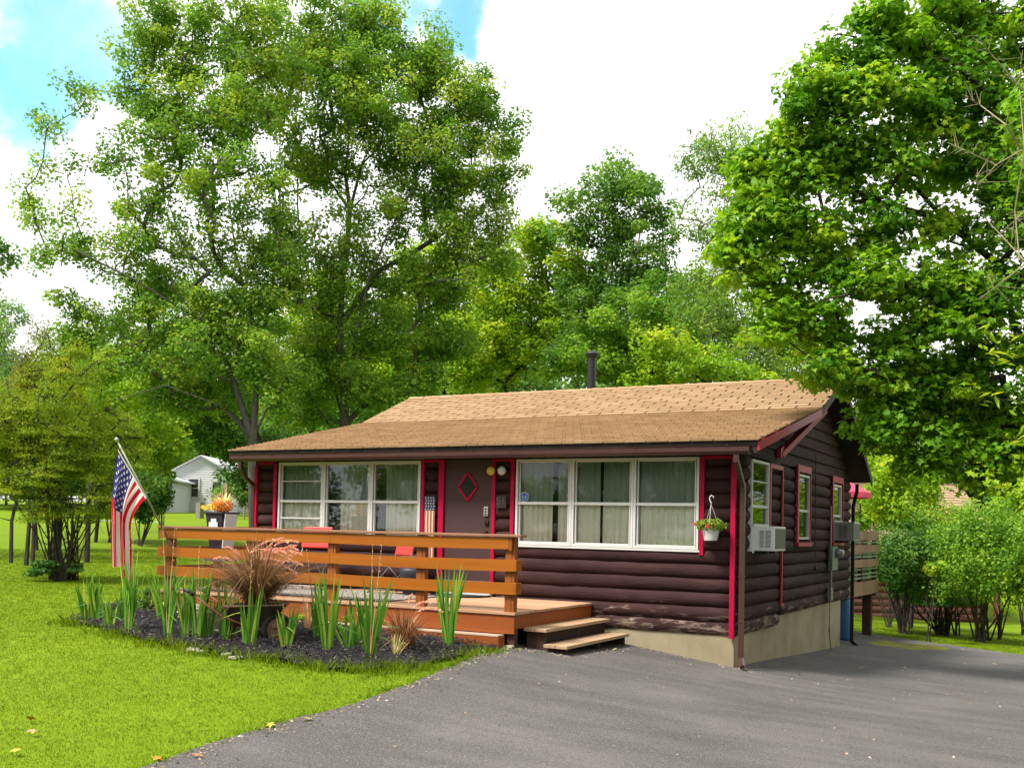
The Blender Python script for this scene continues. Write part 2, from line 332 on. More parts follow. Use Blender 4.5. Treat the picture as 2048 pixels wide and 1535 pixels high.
from mathutils.geometry import delaunay_2d_cdt
def inpoly(poly, x, y):
    x = np.asarray(x); y = np.asarray(y); c = np.zeros(x.shape, bool); n = len(poly)
    for i in range(n):
        x0, y0 = poly[i]; x1, y1 = poly[(i+1) % n]
        if y0 == y1: continue
        c ^= ((y0 > y) != (y1 > y)) & (x < (x1-x0)*(y-y0)/(y1-y0)+x0)
    return c
def smooth_poly(p, step=.12, jag=.0, closed=True):
    out = []
    for i in range(len(p)):
        a = np.array(p[i]); b = np.array(p[(i+1) % len(p)]); L = np.linalg.norm(b-a); k = max(1, min(int(L/step), 120))
        for j in range(k):
            q = a+(b-a)*j/k; out.append(q+RNG.normal(0, jag, 2))
    return out
def sheet(name, poly, step, lift, mat, extra=None):
    x0, y0 = np.min(poly, 0); x1, y1 = np.max(poly, 0); gx, gy = np.meshgrid(np.arange(x0, x1, step), np.arange(y0, y1, step))
    gx = gx.ravel(); gy = gy.ravel(); k = inpoly(poly, gx, gy); pts = [Vector(p) for p in poly]+[Vector((a, b)) for a, b in zip(gx[k], gy[k])]
    n = len(poly); v, e, f, *_ = delaunay_2d_cdt(pts, [(i, (i+1) % n) for i in range(n)], [], 1, 1e-4)
    v = np.array([(p.x, p.y) for p in v]); z = G(v[:, 0], v[:, 1])+lift
    if extra is not None: z = z+extra(v[:, 0], v[:, 1])
    tri = np.array([q for q in f if len(q) == 3]); a = v[tri[:, 0]]; b = v[tri[:, 1]]; c = v[tri[:, 2]]
    cr = (b[:, 0]-a[:, 0])*(c[:, 1]-a[:, 1])-(b[:, 1]-a[:, 1])*(c[:, 0]-a[:, 0]); tri[cr < 0] = tri[cr < 0][:, ::-1]
    return npmesh(name, np.c_[v, z], tri, mat, k=3, smooth=True)

left = [tuple(gp(px, py)[:2]) for px, py in ((300, 1535), (430, 1488), (560, 1450), (700, 1413), (830, 1367), (905, 1335), (960, 1310), (1005, 1302))]
drive_poly = [(-.9, -22)]+[(-1.0, -14), (-1.05, -11)]+left+[(-2.6, -2.35), (-2.6, 7.6), (-4.5, 8.0), (-4.5, 11.4), (-.54, 11.2), (.42, 10.9), (1.5, 10.3), (2.96, 8.9), (5.5, 6.6), (9, 4.6), (16, 3), (16, -22)]
def asphalt_mat():
    M = Mat('worn_asphalt', .85, 0, .35); n1 = M.noise(.55, 7, None, .6); n2 = M.noise(140, 3, None, .6); n3 = M.noise(1.4, 5, M.coord((.35, 2.2, 1)), .6)
    c = M.ramp(n1, [(.38, (.074, .069, .070)), (.5, (.128, .120, .118)), (.62, (.205, .193, .185))]); c = M.mix(.45, c, M.ramp(n3, [(.38, (.050, .046, .048)), (.62, (.200, .186, .174))]))
    sp = M.ramp(M.noise(75, 4, None, .75), [(.34, (.018, .016, .016)), (.52, (.11, .10, .10)), (.70, (.50, .47, .44))]); c = M.mix(.5, c, sp)
    v = M.n('ShaderNodeTexVoronoi'); v.inputs['Scale'].default_value = 55; M.l(M.coord(), v.inputs[0]); pk = M.n('ShaderNodeMapRange'); pk.inputs['From Min'].default_value = .13; pk.inputs['From Max'].default_value = .06; M.l(v.outputs['Distance'], pk.inputs[0])
    c = M.mix(M.math('MULTIPLY', pk.outputs[0], .3), c, (.5, .46, .42))
    sep = M.n('ShaderNodeSeparateXYZ'); M.l(M.coord(), sep.inputs[0])   # moss by the back corner
    dx = M.math('ADD', sep.outputs['X'], -.9); dy = M.math('ADD', sep.outputs['Y'], -8.6); d2 = M.math('ADD', M.math('MULTIPLY', dx, dx), M.math('MULTIPLY', M.math('MULTIPLY', dy, dy), .35))
    ms = M.math('SUBTRACT', M.math('ADD', M.noise(1.6, 6), .28), M.math('MULTIPLY', d2, .45)); mm = M.n('ShaderNodeMapRange', interpolation_type='SMOOTHSTEP'); mm.inputs['From Min'].default_value = .52; mm.inputs['From Max'].default_value = .72; M.l(ms, mm.inputs[0])
    c = M.mix(mm.outputs[0], c, (.19, .20, .01)); M.base(c); M.bump(n2, .9, .012); return M.m
dr = sheet('driveway', smooth_poly(drive_poly, .15, .012), .3, .022, asphalt_mat()); tag(dr, kind='structure')

bed_px = [(128, 1244), (180, 1254), (240, 1272), (300, 1287), (360, 1297), (430, 1308), (520, 1320), (600, 1333), (680, 1342), (760, 1344), (830, 1338), (900, 1322), (960, 1308), (1000, 1301)]
bed_front = [tuple(gp(*p)[:2]) for p in bed_px]
bed_poly = [(-8.9, -2.0)]+bed_front+[(-2.25, -2.6), (-2.4, -2.3), (-7.9, -2.3), (-8.1, -1.6)]
def mulch_mat():
    M = Mat('dark_bark_mulch', .95, 0, .2); n = M.noise(26, 6, None, .7); M.base(M.ramp(n, [(.3, (.010, .009, .011)), (.6, (.030, .026, .028)), (.8, (.11, .09, .08))])); M.bump(n, 1, .04); return M.m
mat_mulch = mulch_mat()
tag(sheet('mulch_bed', smooth_poly(bed_poly, .1, .03), .1, .035, mat_mulch, lambda x, y: .03*np.sin(x*7+np.sin(y*9))*np.cos(y*6)+RNG.normal(0, .008, x.shape)), kind='structure')

# bark chips
def chips():
    n = 9000; x = RNG.uniform(-9.2, -1.6, n); y = RNG.uniform(-5.8, -2.3, n); k = inpoly(bed_poly, x, y); x, y = x[k], y[k]; n = len(x); z = G(x, y)+.05+RNG.uniform(0, .035, n)
    L = RNG.uniform(.02, .06, n); w = RNG.uniform(.006, .018, n); a = RNG.uniform(0, 6.28, n); p = RNG.normal(0, .35, n)
    d = np.c_[np.cos(a)*np.cos(p), np.sin(a)*np.cos(p), np.sin(p)]; s = np.c_[-np.sin(a), np.cos(a), RNG.normal(0, .3, n)]; up = np.cross(d, s); c = np.c_[x, y, z]
    V = []
    for i, j, h in ((-1, -1, 0), (1, -1, 0), (1, 1, 0), (-1, 1, 0), (-.8, -.6, 1), (.9, -.7, 1), (.8, .8, 1), (-.9, .7, 1)): V.append(c+d*(L*i/2)[:, None]+s*(w*j/2)[:, None]+up*(h*.006))
    V = np.stack(V, 1).reshape(-1, 3); f = np.array([(0, 1, 5, 4), (1, 2, 6, 5), (2, 3, 7, 6), (3, 0, 4, 7), (4, 5, 6, 7)]); F = (np.arange(n)[:, None, None]*8+f).reshape(-1, 4)
    M = Mat('bark_chip', .9); M.base(M.ramp(M.island(), [(.0, (.008, .008, .010)), (.7, (.028, .024, .026)), (.93, (.07, .06, .06)), (1, (.22, .17, .13))])); tag(npmesh('bark_chips', V, F, M.m), 'dark bark chips spread over the flower bed', 'mulch', kind='stuff')
chips()

# lawn blades
def grass_mat():
    M = Mat('grass_blade', .6, 0, .25); n = M.noise(.5, 5); c = M.ramp(M.island(), [(0, (.09, .17, .001)), (.5, (.185, .30, .002)), (.95, (.29, .40, .003)), (1, (.46, .44, .06))]); c = M.mix(.5, c, M.ramp(n, [(.3, (.125, .225, .001)), (.72, (.275, .35, .002))]))
    M.base(c); tr = M.n('ShaderNodeBsdfTranslucent'); M.l(c, tr.inputs[0]); mx = M.n('ShaderNodeMixShader'); mx.inputs[0].default_value = .35; M.l(M.b.outputs[0], mx.inputs[1]); M.l(tr.outputs[0], mx.inputs[2]); M.l(mx.outputs[0], M.t.nodes['Material Output'].inputs['Surface']); return M.m
mat_grass = grass_mat()
dpoly = [tuple(p) for p in drive_poly]
def blades(x, y, h, w, lean=.5, nb=4, spread=.02):
    n = len(x); x = np.repeat(x, nb)+RNG.normal(0, spread, n*nb); y = np.repeat(y, nb)+RNG.normal(0, spread, n*nb); h = np.repeat(h, nb)*RNG.uniform(.5, 1.2, n*nb); w = np.repeat(w, nb)
    z = G(x, y)-.004; a = RNG.uniform(0, 6.28, n*nb); l = RNG.uniform(.1, 1, n*nb)*lean*h; b = RNG.uniform(0, 6.28, n*nb)
    c = np.c_[x, y, z]; s = np.c_[np.cos(a), np.sin(a), 0*a]*(w/2)[:, None]; t = np.c_[np.cos(b)*l, np.sin(b)*l, h]; m = t*np.array([.35, .35, .6])
    V = np.stack([c-s, c+s, c+m+s*.7, c+t, c+m-s*.7], 1).reshape(-1, 3); F = np.arange(n*nb*5).reshape(-1, 5); return V, F
def lawn():
    n = 230000; r = RNG.uniform(4.5, 30, n)**1; th = RNG.uniform(-.62, .46, n)+.0; ang = math.pi/2+YAW-th
    x = CAM[0]+np.cos(ang)*r; y = CAM[1]+np.sin(ang)*r
    k = ~inpoly(dpoly, x, y) & ~inpoly(bed_poly, x, y) & ~((x > -8.2) & (x < 0) & (y > -2.5) & (y < 7.4)); x, y, r = x[k], y[k], r[k]
    V, F = blades(x, y, RNG.uniform(.013, .028, len(x)), .0032*np.maximum(1, r/7)**.95, .8, 4, .03); tag(npmesh('lawn_grass', V, F, mat_grass, k=5), 'short bright green lawn grass', 'grass', kind='stuff')
    # taller weeds and grass along the bed and the asphalt edge
    e = []
    for P, sd_, n2, h2 in ((bed_front, .13, 150, .10), (left, .05, 120, .045)):
        for i in range(len(P)-1):
            t = RNG.uniform(0, 1, n2); a = np.array(P[i]); b = np.array(P[i+1]); e.append(np.c_[a+(b-a)*t[:, None]+RNG.normal(0, sd_, (n2, 2)), np.full(n2, h2)])
    e = np.concatenate(e); k = RNG.uniform(0, 1, len(e)) < .5+.5*np.sin(e[:, 0]*5)*np.cos(e[:, 1]*4); e = e[k]
    V, F = blades(e[:, 0], e[:, 1], e[:, 2]*RNG.uniform(.4, 1.25, len(e)), np.full(len(e), .008), 1.0, 5, .025); tag(npmesh('edge_grass', V, F, mat_grass, k=5), 'longer untrimmed grass and weeds along the bed and asphalt edge', 'grass', kind='stuff')
lawn()
def grit():
    P2 = []
    edge = left+[(-2.2, -2.2), (-1.4, -2.1), (-1.35, -.1), (-.05, -.12), (.02, 0), (.06, 6.8)]
    for a, b in zip(edge, edge[1:]): t = RNG.uniform(0, 1, 70)[:, None]; P2.append(np.array(a)+(np.array(b)-np.array(a))*t+np.abs(RNG.normal(0, .16, (70, 1)))*np.array([[.8, -.45]])*np.ones((70, 1))+RNG.normal(0, .03, (70, 2)))
    P2.append(np.c_[RNG.uniform(-1, 9, 900), RNG.uniform(-9, 9, 900)]); q = np.concatenate(P2); q = q[inpoly(dpoly, q[:, 0], q[:, 1]) & ~((q[:, 0] < 0) & (q[:, 1] > 0))]; n = len(q); c = np.c_[q, G(q[:, 0], q[:, 1])+.026]
    s = RNG.uniform(.004, .013, n)[:, None]; V = np.stack([c+RNG.normal(0, .25, (n, 3))*s+np.array(o)*s for o in ((-1, -.6, 0), (1, -.7, 0), (.8, .8, 0), (-.8, .7, 0), (0, 0, .9))], 1).reshape(-1, 3)
    F = (np.arange(n)[:, None, None]*5+np.array([(0, 1, 4), (1, 2, 4), (2, 3, 4), (3, 0, 4)])).reshape(-1, 3); M = Mat('grit', .9); M.base(M.ramp(M.island(), [(0, (.05, .045, .04)), (.55, (.22, .20, .17)), (.8, (.32, .20, .08)), (1, (.5, .46, .38))])); tag(npmesh('loose_grit', V, F, M.m, k=3), 'loose grit and leaf crumbs scattered on the asphalt', 'gravel', kind='stuff')
grit()

# ------------------------------------------------------------------ the log cabin
HX0 = -8.17; LP = .185
cabin = thing('log_cabin', 'dark brown log cabin with magenta trim and a tan shingle roof', 'house', (-4, 0, .2))
CO = Vector(cabin.location)
class HB(MB):
    """mesh in world coordinates, hung under the cabin"""
    def put(s, name, mat, parent=None, **k):
        o = s.build(name, mat, **k); o.parent = parent or cabin
        if o.parent.type == 'EMPTY': o.matrix_parent_inverse = Matrix.Translation(-o.parent.location)
        return o
def log_run(mb, a, b, z0, n, out, openings, r=.035, zs=None, ztop=None):
    """half-round log courses from a to b (2D points), bulging along out; openings = [(s0,s1,z0,z1)] in metres along the run"""
    a = np.array(a, float); b = np.array(b, float); L = np.linalg.norm(b-a); d = (b-a)/L; out = np.array(out, float)
    prof = [(.0, -.012), (.012, .012), (.04, .030), (.08, .040), (.12, .038), (.155, .026), (.178, .006), (.185, -.014)]
    for i in range(n):
        zb = z0+i*LP; zc = zb+LP/2; segs = [(0., L)]
        for s0, s1, q0, q1 in openings:
            if q0 < zc < q1: segs = [p for x0, x1 in segs for p in ((x0, min(x1, s0)), (max(x0, s1), x1)) if p[1]-p[0] > .01]
        for x0, x1 in segs:
            k = max(2, int((x1-x0)/.22)); st = np.linspace(x0, x1, k+1); base = len(mb.v); j = RNG.normal(0, .004, k+1); jz = RNG.normal(0, .003, k+1)
            for q, s_ in enumerate(st):
                for h, o_ in prof:
                    p = a+d*s_+out*(o_*1.15+j[q]); mb.v.append((p[0], p[1], zb+h+(jz[q] if 0 < h < .18 else 0)))
            m = len(prof)
            for q in range(k):
                for w in range(m-1): A = base+q*m+w; mb.f.append((A, A+m, A+m+1, A+1)); mb.t.append(.5)
            for q in (0, k): mb.f.append(tuple(base+q*m+w for w in range(m))); mb.t.append(.5)
# body behind the siding
b = HB(); b.box(HX0, -.05, .13, 7.4, .58, 2.86); b.put('wall_core', mat_dark)
# windows openings on the front, along x from HX0
LWx = [(-7.67, -6.74), (-6.74, -5.81), (-5.81, -4.89)]; RWx = [(-3.255, -2.365), (-2.365, -1.44), (-1.44, -.515)]
op = [(-7.70-HX0, -4.87-HX0, 1.52, 3.2), (-4.56-HX0, -3.62-HX0, .5, 2.77), (-3.27-HX0, -.50-HX0, 1.52, 3.2)]
b = HB(); log_run(b, (HX0, 0), (-.02, 0), .42, 13, (0, -1), op); b.put('front_log_wall', mat_log, smooth=True)
b = HB(); b.box(HX0+.02, -.04, .02, .13, .42, 1.50); b.box(-4.87, -4.56, .02, .13, 1.5, 2.84); b.box(-3.62, -3.27, .02, .13, 1.5, 2.84); b.box(-.50, -.04, .02, .13, 1.5, 2.84); b.box(HX0+.02, -7.70, .02, .13, 1.5, 2.84); b.box(-7.7, -4.87, .02, .13, 2.76, 2.84); b.box(-3.27, -.5, .02, .13, 2.76, 2.84); b.put('wall_sheathing', mat_dark)
# side wall: front bay logs, then the main body set a little higher
sop = [(.47, 1.37, 1.5, 2.77)]
b = HB(); log_run(b, (-.02, .02), (-.02, 2.10), .42, 13, (1, 0), sop); b.put('side_log_wall', mat_logside, smooth=True)
sop2 = [(3.10-2.14, 3.90-2.14, 1.68, 2.72), (5.66-2.14, 6.44-2.14, 1.6, 2.70)]
b = HB(); log_run(b, (-.02, 2.14), (-.02, 7.42), .555, 12, (1, 0), sop2); b.put('side_log_wall', mat_logside, smooth=True)
b = HB(); log_run(b, (HX0, 7.4), (HX0, .02), .42, 13, (-1, 0), []); b.put('left_log_wall', mat_log, smooth=True)
b = HB(); log_run(b, (-.02, 7.41), (HX0, 7.41), .555, 12, (0, 1), []); b.put('rear_log_wall', mat_log, smooth=True)
# foundation
b = HB(); b.box(HX0+.06, -.035, .0, 2.08, -1.1, .44); b.box(HX0+.06, -.037, 2.08, 6.85, -1.1, .57); b.put('foundation', mat_concrete)
b = HB(); b.box(HX0+.3, -.5, 6.85, 7.35, -1.1, .56); b.put('rear_recess', mat_dark)
# roof: ribs of the profile (y, z) at the outer surface
XR, XL = .37, -8.45; KY, KZ, RY, RZ = 3.2, 3.73, 4.9, 4.43; EY, EZ = -.42, 2.935; BY, BZ = 7.72, 2.83
def deck_prism(b, x0, x1, top, th):
    n = len(top); v0 = len(b.v)
    for x in (x0, x1):
        for y, z in top: b.v.append((x, y, z))
        for y, z in reversed(top): b.v.append((x, y, z-th))
    m = 2*n; b.f.append(tuple(v0+i for i in range(m))); b.f.append(tuple(v0+m+i for i in reversed(range(m)))); b.t += [.5]*2
    for i in range(m): j = (i+1) % m; b.f.append((v0+i, v0+j, v0+m+j, v0+m+i)); b.t.append(.5)
prof = [(EY+.03, EZ-.012), (KY, KZ-.014), (RY, RZ-.014), (BY, BZ)]
b = HB(); deck_prism(b, XL+.03, XR-.03, prof, .055); roof = b.put('roof', mat_dark)
# gable infill, board courses under the roof, both ends
for gx0, gx1 in ((-.10, -.03), (HX0+.02, HX0+.09)):
    b = HB()
    for k in range(9):
        z0 = 2.80+k*.185; z1 = z0+.18
        def yspan(z):
            zz = z+.075
            ya = EY+(zz-EZ)/(KZ-EZ)*(KY-EY) if zz < KZ else KY+(zz-KZ)/(RZ-KZ)*(RY-KY)
            return max(.02, ya+.02), min(7.4, RY+(RZ-zz)/(RZ-BZ)*(BY-RY)-.02)
        (a0, a1), (c0, c1) = yspan(z0), yspan(z1)
        if a1-a0 < .1: break
        if c1 < c0: c0 = c1 = (a0+a1)/2
        b.hexa([(gx0, a0, z0), (gx1+.03, a0, z0), (gx1+.03, a1, z0), (gx0, a1, z0), (gx0, c0, z1), (gx1, c0, z1), (gx1, c1, z1), (gx0, c1, z1)])
    b.put('gable_boards', mat_logside)
def shingles(b, y0, z0, y1, z1, exp, tabw, gapw, jag, start=0):
    L = math.hypot(y1-y0, z1-z0); n = int(round(L/exp)); exp = L/n; dy, dz = (y1-y0)/L, (z1-z0)/L; ny, nz = -dz, dy
    for i in range(n):
        s0 = i*exp; s1 = s0+exp*1.12; x = XL-(i % 2)*tabw/2-(i % 3)*.03
        while x < XR:
            xa, xb = max(x+gapw/2, XL), min(x+tabw-gapw/2, XR); x += tabw
            if xb-xa < .03: continue
            j0, j1 = RNG.normal(0, jag, 2); t0 = .015+abs(RNG.normal(0, jag*.5)); sa = s0-abs(j0)*.7; sb = s0-abs(j1)*.7
            def q(xx, s_, h): return (xx, y0+dy*s_+ny*h, z0+dz*s_+nz*h)
            b.hexa([q(xa, sa, -.004), q(xb, sb, -.004), q(xb, s1, -.004), q(xa, s1, -.004), q(xa, sa, t0), q(xb, sb, t0), q(xb, s1, .001), q(xa, s1, .001)])
b = HB(); shingles(b, EY, EZ, KY, KZ, .11, .305, .012, .010); shingles(b, KY, KZ, RY, RZ, .135, .42, .027, .003); b.put('shingles', mat_shingle, parent=None)
b = HB(); shingles(b, BY, BZ+.004, RY, RZ, .135, .32, .009, .003); b.put('shingles', mat_shingle)
b = HB()   # ridge caps
x = XL
while x < XR-.05:
    x1 = min(x+.26, XR); b.hexa([(x, RY-.11, RZ-.045+.012), (x1, RY-.11, RZ-.045+.006), (x1, RY-.0, RZ+.008), (x, RY-.0, RZ+.016), (x, RY-.10, RZ-.02), (x1, RY-.10, RZ-.026), (x1, RY, RZ+.014), (x, RY, RZ+.024)])
    b.hexa([(x, RY, RZ+.008), (x1, RY, RZ+.002), (x1, RY+.11, RZ-.06), (x, RY+.11, RZ-.054), (x, RY, RZ+.024), (x1, RY, RZ+.014), (x1, RY+.10, RZ-.04), (x, RY+.10, RZ-.034)]); x += .26
b.put('ridge_cap', mat_shingle)
# rake boards: magenta on the front slope, dark behind the ridge
def slope_board(b, x0, x1, p, q, h, drop=.02):
    b.hexa([(x0, p[0], p[1]-drop-h), (x1, p[0], p[1]-drop-h), (x1, q[0], q[1]-drop-h), (x0, q[0], q[1]-drop-h), (x0, p[0], p[1]-drop), (x1, p[0], p[1]-drop), (x1, q[0], q[1]-drop), (x0, q[0], q[1]-drop)])
b = HB(); slope_board(b, XR-.028, XR-.002, (EY+.04, EZ), (KY, KZ), .115); b.put('rake_board', mat_trim2)
b = HB(); slope_board(b, XR-.028, XR-.002, (KY, KZ), (RY, RZ), .12); slope_board(b, XR-.028, XR-.002, (RY, RZ), (BY, BZ), .12, .006); b.put('rake_board', mat_dark)
b = HB(); slope_board(b, XL+.002, XL+.028, (EY+.04, EZ), (KY, KZ), .115); slope_board(b, XL+.002, XL+.028, (KY, KZ), (RY, RZ), .115); b.put('rake_board', mat_dark)
# eave: fascia, soffit, gutter with hangers
b = HB(); b.box(XL+.03, XR-.03, EY+.045, EY+.07, 2.77, 2.915); b.put('fascia', mat_dark)
b = HB(); b.box(XL+.03, XR-.03, EY+.07, -.04, 2.775, 2.79); b.put('soffit', mat_dark)
b = HB(); gy0 = EY-.075; gy1 = EY+.043; gx0, gx1 = XL+.13, XR-.11
sec = [(gy1, 2.862), (gy1, 2.752), (gy0+.03, 2.752), (gy0, 2.79), (gy0, 2.845), (gy0-.012, 2.862), (gy0+.01, 2.862), (gy0+.012, 2.80), (gy0+.036, 2.760), (gy1-.008, 2.760), (gy1-.008, 2.862)]
v0 = len(b.v); m = len(sec)
for x in (gx0, gx1): b.v += [(x, y, z) for y, z in sec]
b.f += [(v0+i, v0+(i+1) % m, v0+m+(i+1) % m, v0+m+i) for i in range(m)]; b.t += [.5]*m
for x in (gx0-.004, gx1): b.box(x, x+.004, gy0, gy1, 2.752, 2.862)
gut = b.put('gutter', mat_gutter)
for x in np.arange(gx0+.25, gx1, .62): b = HB(); b.box(x-.012, x+.012, gy0-.016, gy1, 2.858, 2.870); b.put('gutter_hanger', mat_gutter)
# downspouts
def spout(pts, w=.062, d=.05):
    b = HB()
    for p, q in zip(pts, pts[1:]): b.bar(p, q, w, d, up=(0, 1, .05))
    for p in pts[1:-1]: b.cbox(p, (w*.98, d*1.1, w*.9))
    return b
gpt = .0; s_ = spout([(.09, EY-.02, 2.76), (.09, EY-.02, 2.68), (.085, -.10, 2.36), (.085, -.09, .16), (.15, -.24, .07)]); s_.box(.045, .125, -.125, -.05, 1.2, 1.215); s_.box(.045, .125, -.125, -.05, 2.0, 2.015); s_.box(.045, .125, -.125, -.05, .62, .635); s_.put('downspout', mat_gutter)
s_ = spout([(XL+.3, EY-.01, 2.76), (XL+.3, EY-.01, 2.66), (XL+.27+.02, EY+.12, 2.50), (HX0-.02, -.06, 2.38), (HX0-.03, -.04, .55)]); s_.put('downspout', mat_gutter)
s_ = spout([(.10, 7.60, 2.74), (.10, 7.60, 2.6), (.06, 7.46, 2.3), (.06, 7.46, -.26), (.2, 7.4, -.36)]); s_.put('downspout', mat_black)
# trims
def vtrim(x0, x1, z0, z1, y=-.055, th=.03): b = HB(); b.box(x0, x1, y, y+th, z0, z1); return b.put('trim_board', mat_trim, bevel=.004)
vtrim(-.082, -.018, .40, 2.74, -.078, .05); vtrim(HX0-.005, HX0+.055, .42, 2.70, -.07, .05); vtrim(-7.775, -7.715, 1.45, 2.74); vtrim(-.505, -.445, 1.46, 2.765)
vtrim(-4.875, -4.825, .80, 2.765); vtrim(-4.565, -4.47, .80, 2.765, -.062); vtrim(-3.645, -3.588, .80, 2.765, -.062); vtrim(-3.34, -3.28, .80, 2.765)
for x0, x1 in ((HX0+.055, -7.775), (-4.825, -4.565), (-3.588, -3.34), (-.445, -.082)):
    b = HB(); b.box(x0, x1, -.052, -.022, 2.725, 2.765); b.put('trim_board', mat_trim)
def strim(y0, y1, z0, z1, x=.03, th=.025): b = HB(); b.box(x, x+th, y0, y1, z0, z1); return b.put('trim_board', mat_trim2)
strim(1.375, 1.44, 1.5, 2.75); strim(1.44, 2.10, 2.69, 2.75); strim(2.085, 2.125, .70, 2.75)
# windows
def wframe(b, x0, x1, z0, z1, w, y0, y1):
    b.box(x0, x0+w, y0, y1, z0, z1); b.box(x1-w, x1, y0, y1, z0, z1); b.box(x0+w, x1-w, y0, y1, z1-w, z1); b.box(x0+w, x1-w, y0, y1, z0, z0+w)
def curtain(x0, x1, z0, z1, y, openl=None, amp=.018):
    n = 90; xs_ = np.linspace(x0, x1, n); ph = np.cumsum(RNG.uniform(.25, .95, n)); yy = y+amp*np.sin(ph)+.006*np.sin(ph*2.3); b = HB(); base = 0
    for t, z in ((0, z0), (.5, (z0+z1)/2), (1, z1)):
        for q in range(n): b.v.append((xs_[q]+(0 if t == 1 else .006*math.sin(q*.7)), yy[q]*1, z))
    for r_ in range(2):
        for q in range(n-1):
            if openl and openl[0] < xs_[q] < openl[1]: continue
            A = r_*n+q; b.f.append((A, A+1, A+1+n, A+n)); b.t.append(.5)
    return b
def front_window(xs3, bars=False):
    for i, (x0, x1) in enumerate(xs3):
        b = HB(); wframe(b, x0+.002, x1-.002, 1.53, 2.755, .034, -.055, .03); wframe(b, x0+.05, x1-.05, 1.565, 2.72, .016, -.035, .02)
        b.box(x0+.036, x1-.036, -.045, .02, 2.105, 2.145)
        if bars and i == 0: b.box(x0+.05, x1-.05, -.04, -.01, 2.44, 2.455); b.box(x0+.05, x1-.05, -.04, -.01, 1.84, 1.862)
        w = b.put('window', mat_white, bevel=.003)
        for nm, z0, z1, y, mt in (('upper_glass', 2.135, 2.73, -.012, mat_glass_scr), ('lower_glass', 1.56, 2.11, -.004, mat_glass)):
            g = HB(); g.box(x0+.04, x1-.04, y, y+.004, z0, z1); g.put('glass', mt, parent=w)
        gaps = {(False, 0): (x0+.55, x0+.63), (False, 1): (x0+.40, x0+.43), (True, 1): (x0+.03, x0+.28), (True, 2): (x0+.03, x0+.22)}
        c = curtain(x0+.035, x1-.035, 1.54, 2.74, .052, gaps.get((bars, i))); c.put('curtain', mat_curtain, parent=w, smooth=True)
front_window(LWx, True); front_window(RWx)
for x0, x1 in ((-3.27, -.50), (-7.68, -4.88)): b = HB(); b.box(x0, x1, -.06, .02, 1.50, 1.527); b.put('window_sill', mat_white)
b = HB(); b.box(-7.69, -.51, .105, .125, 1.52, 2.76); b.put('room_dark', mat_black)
def side_window(y0, y1, z0, z1, zm, bar=False, screen=True):
    b = HB(); w = .035; X0, X1 = -.02, .045
    b.box(X0, X1, y0, y0+w, z0, z1); b.box(X0, X1, y1-w, y1, z0, z1); b.box(X0, X1, y0+w, y1-w, z1-w, z1); b.box(X0, X1, y0+w, y1-w, z0, z0+w); b.box(X0, X1-.012, y0+w, y1-w, zm-.02, zm+.02)
    if bar: b.box(X0, X1-.014, y0+w, y1-w, 2.46, 2.475)
    o = b.put('window', mat_white, bevel=.003)
    g = HB(); g.box(.008, .012, y0+w-.005, y1-w+.005, zm, z1-w+.005); g.put('glass', mat_glass, parent=o); g = HB(); g.box(.0, .004, y0+w-.005, y1-w+.005, z0+w-.005, zm); g.put('glass', mat_glass_scr, parent=o)
    g = HB(); g.box(-.026, -.021, y0+.01, y1-.01, z0+.01, z1-.01); g.put('shade', mat_black, parent=o)
side_window(.48, 1.36, 1.52, 2.755, 2.13, True); side_window(3.12, 3.88, 1.68, 2.70, 2.13); side_window(5.68, 6.42, 1.68, 2.66, 2.10)
for y0, y1, zt, zb in ((2.99, 3.90, 2.84, 1.60), (5.58, 6.50, 2.80, 1.60)):
    b = HB(); b.box(.03, .062, y0, y1, zt-.11, zt); b.box(.03, .062, y0, y0+.09, zb+.03, zt-.11); b.box(.03, .062, y1-.03, y1, zb+.03, zt-.11); b.box(.03, .085, y0-.01, y1+.01, zb-.03, zb+.03); b.put('window_trim', mat_trim2, bevel=.003)
# door
b = HB(); b.box(-4.47, -3.645, -.028, .02, .80, 2.765); door = b.put('door', mat_door, bevel=.004)
cx, cz, r0 = -4.06, 2.36, .185
b = HB(); c4 = [(cx, cz+r0*1.1), (cx+r0*.86, cz), (cx, cz-r0*1.1), (cx-r0*.86, cz)]
for i in range(4):
    p, q = c4[i], c4[(i+1) % 4]; b.bar((p[0], -.036, p[1]), (q[0], -.036, q[1]), .028, .028, up=(0, 1, 0))
b.put('diamond_frame', mat_trim, parent=door)
b = HB(); b.quadv([(x, -.033, z) for x, z in c4]); b.put('diamond_pane', flat('dark_door_pane', (.012, .016, .016), .12), parent=door)
b = HB(); b.lathe([(.03, -.03), (.03, -.04), (.014, -.045), (.014, -.07), (.03, -.08), (.03, -.10), (.012, -.115)], (-3.73, 0, 1.685), 14, 'y'); b.put('door_knob', mat_brass, parent=door, smooth=True)
b = HB(); b.lathe([(.032, -.03), (.032, -.05), (.02, -.06)], (-3.73, 0, 1.83), 14, 'y'); b.box(-3.76, -3.70, -.042, -.029, 1.79, 1.87); b.put('deadbolt', mat_brass, parent=door)
b = HB(); b.box(-3.775, -3.705, -.06, -.029, 1.93, 2.07); kp = b.put('keypad_lock', flat('keypad_shell', (.45, .38, .36), .4), parent=door, bevel=.006)
b = HB()
for zz in (2.035, 1.995, 1.957): b.box(-3.757, -3.723, -.064, -.059, zz-.012, zz+.008)
b.put('keypad_button', mat_black, parent=door)
b = HB(); b.box(-4.49, -3.62, -.10, .0, .765, .80); b.put('threshold', mat_white)
b = HB(); b.box(-4.46, -3.655, -.034, -.028, .80, .98); b.put('kick_plate', flat('kick_plate_metal', (.36, .33, .29), .35, .6), parent=door)
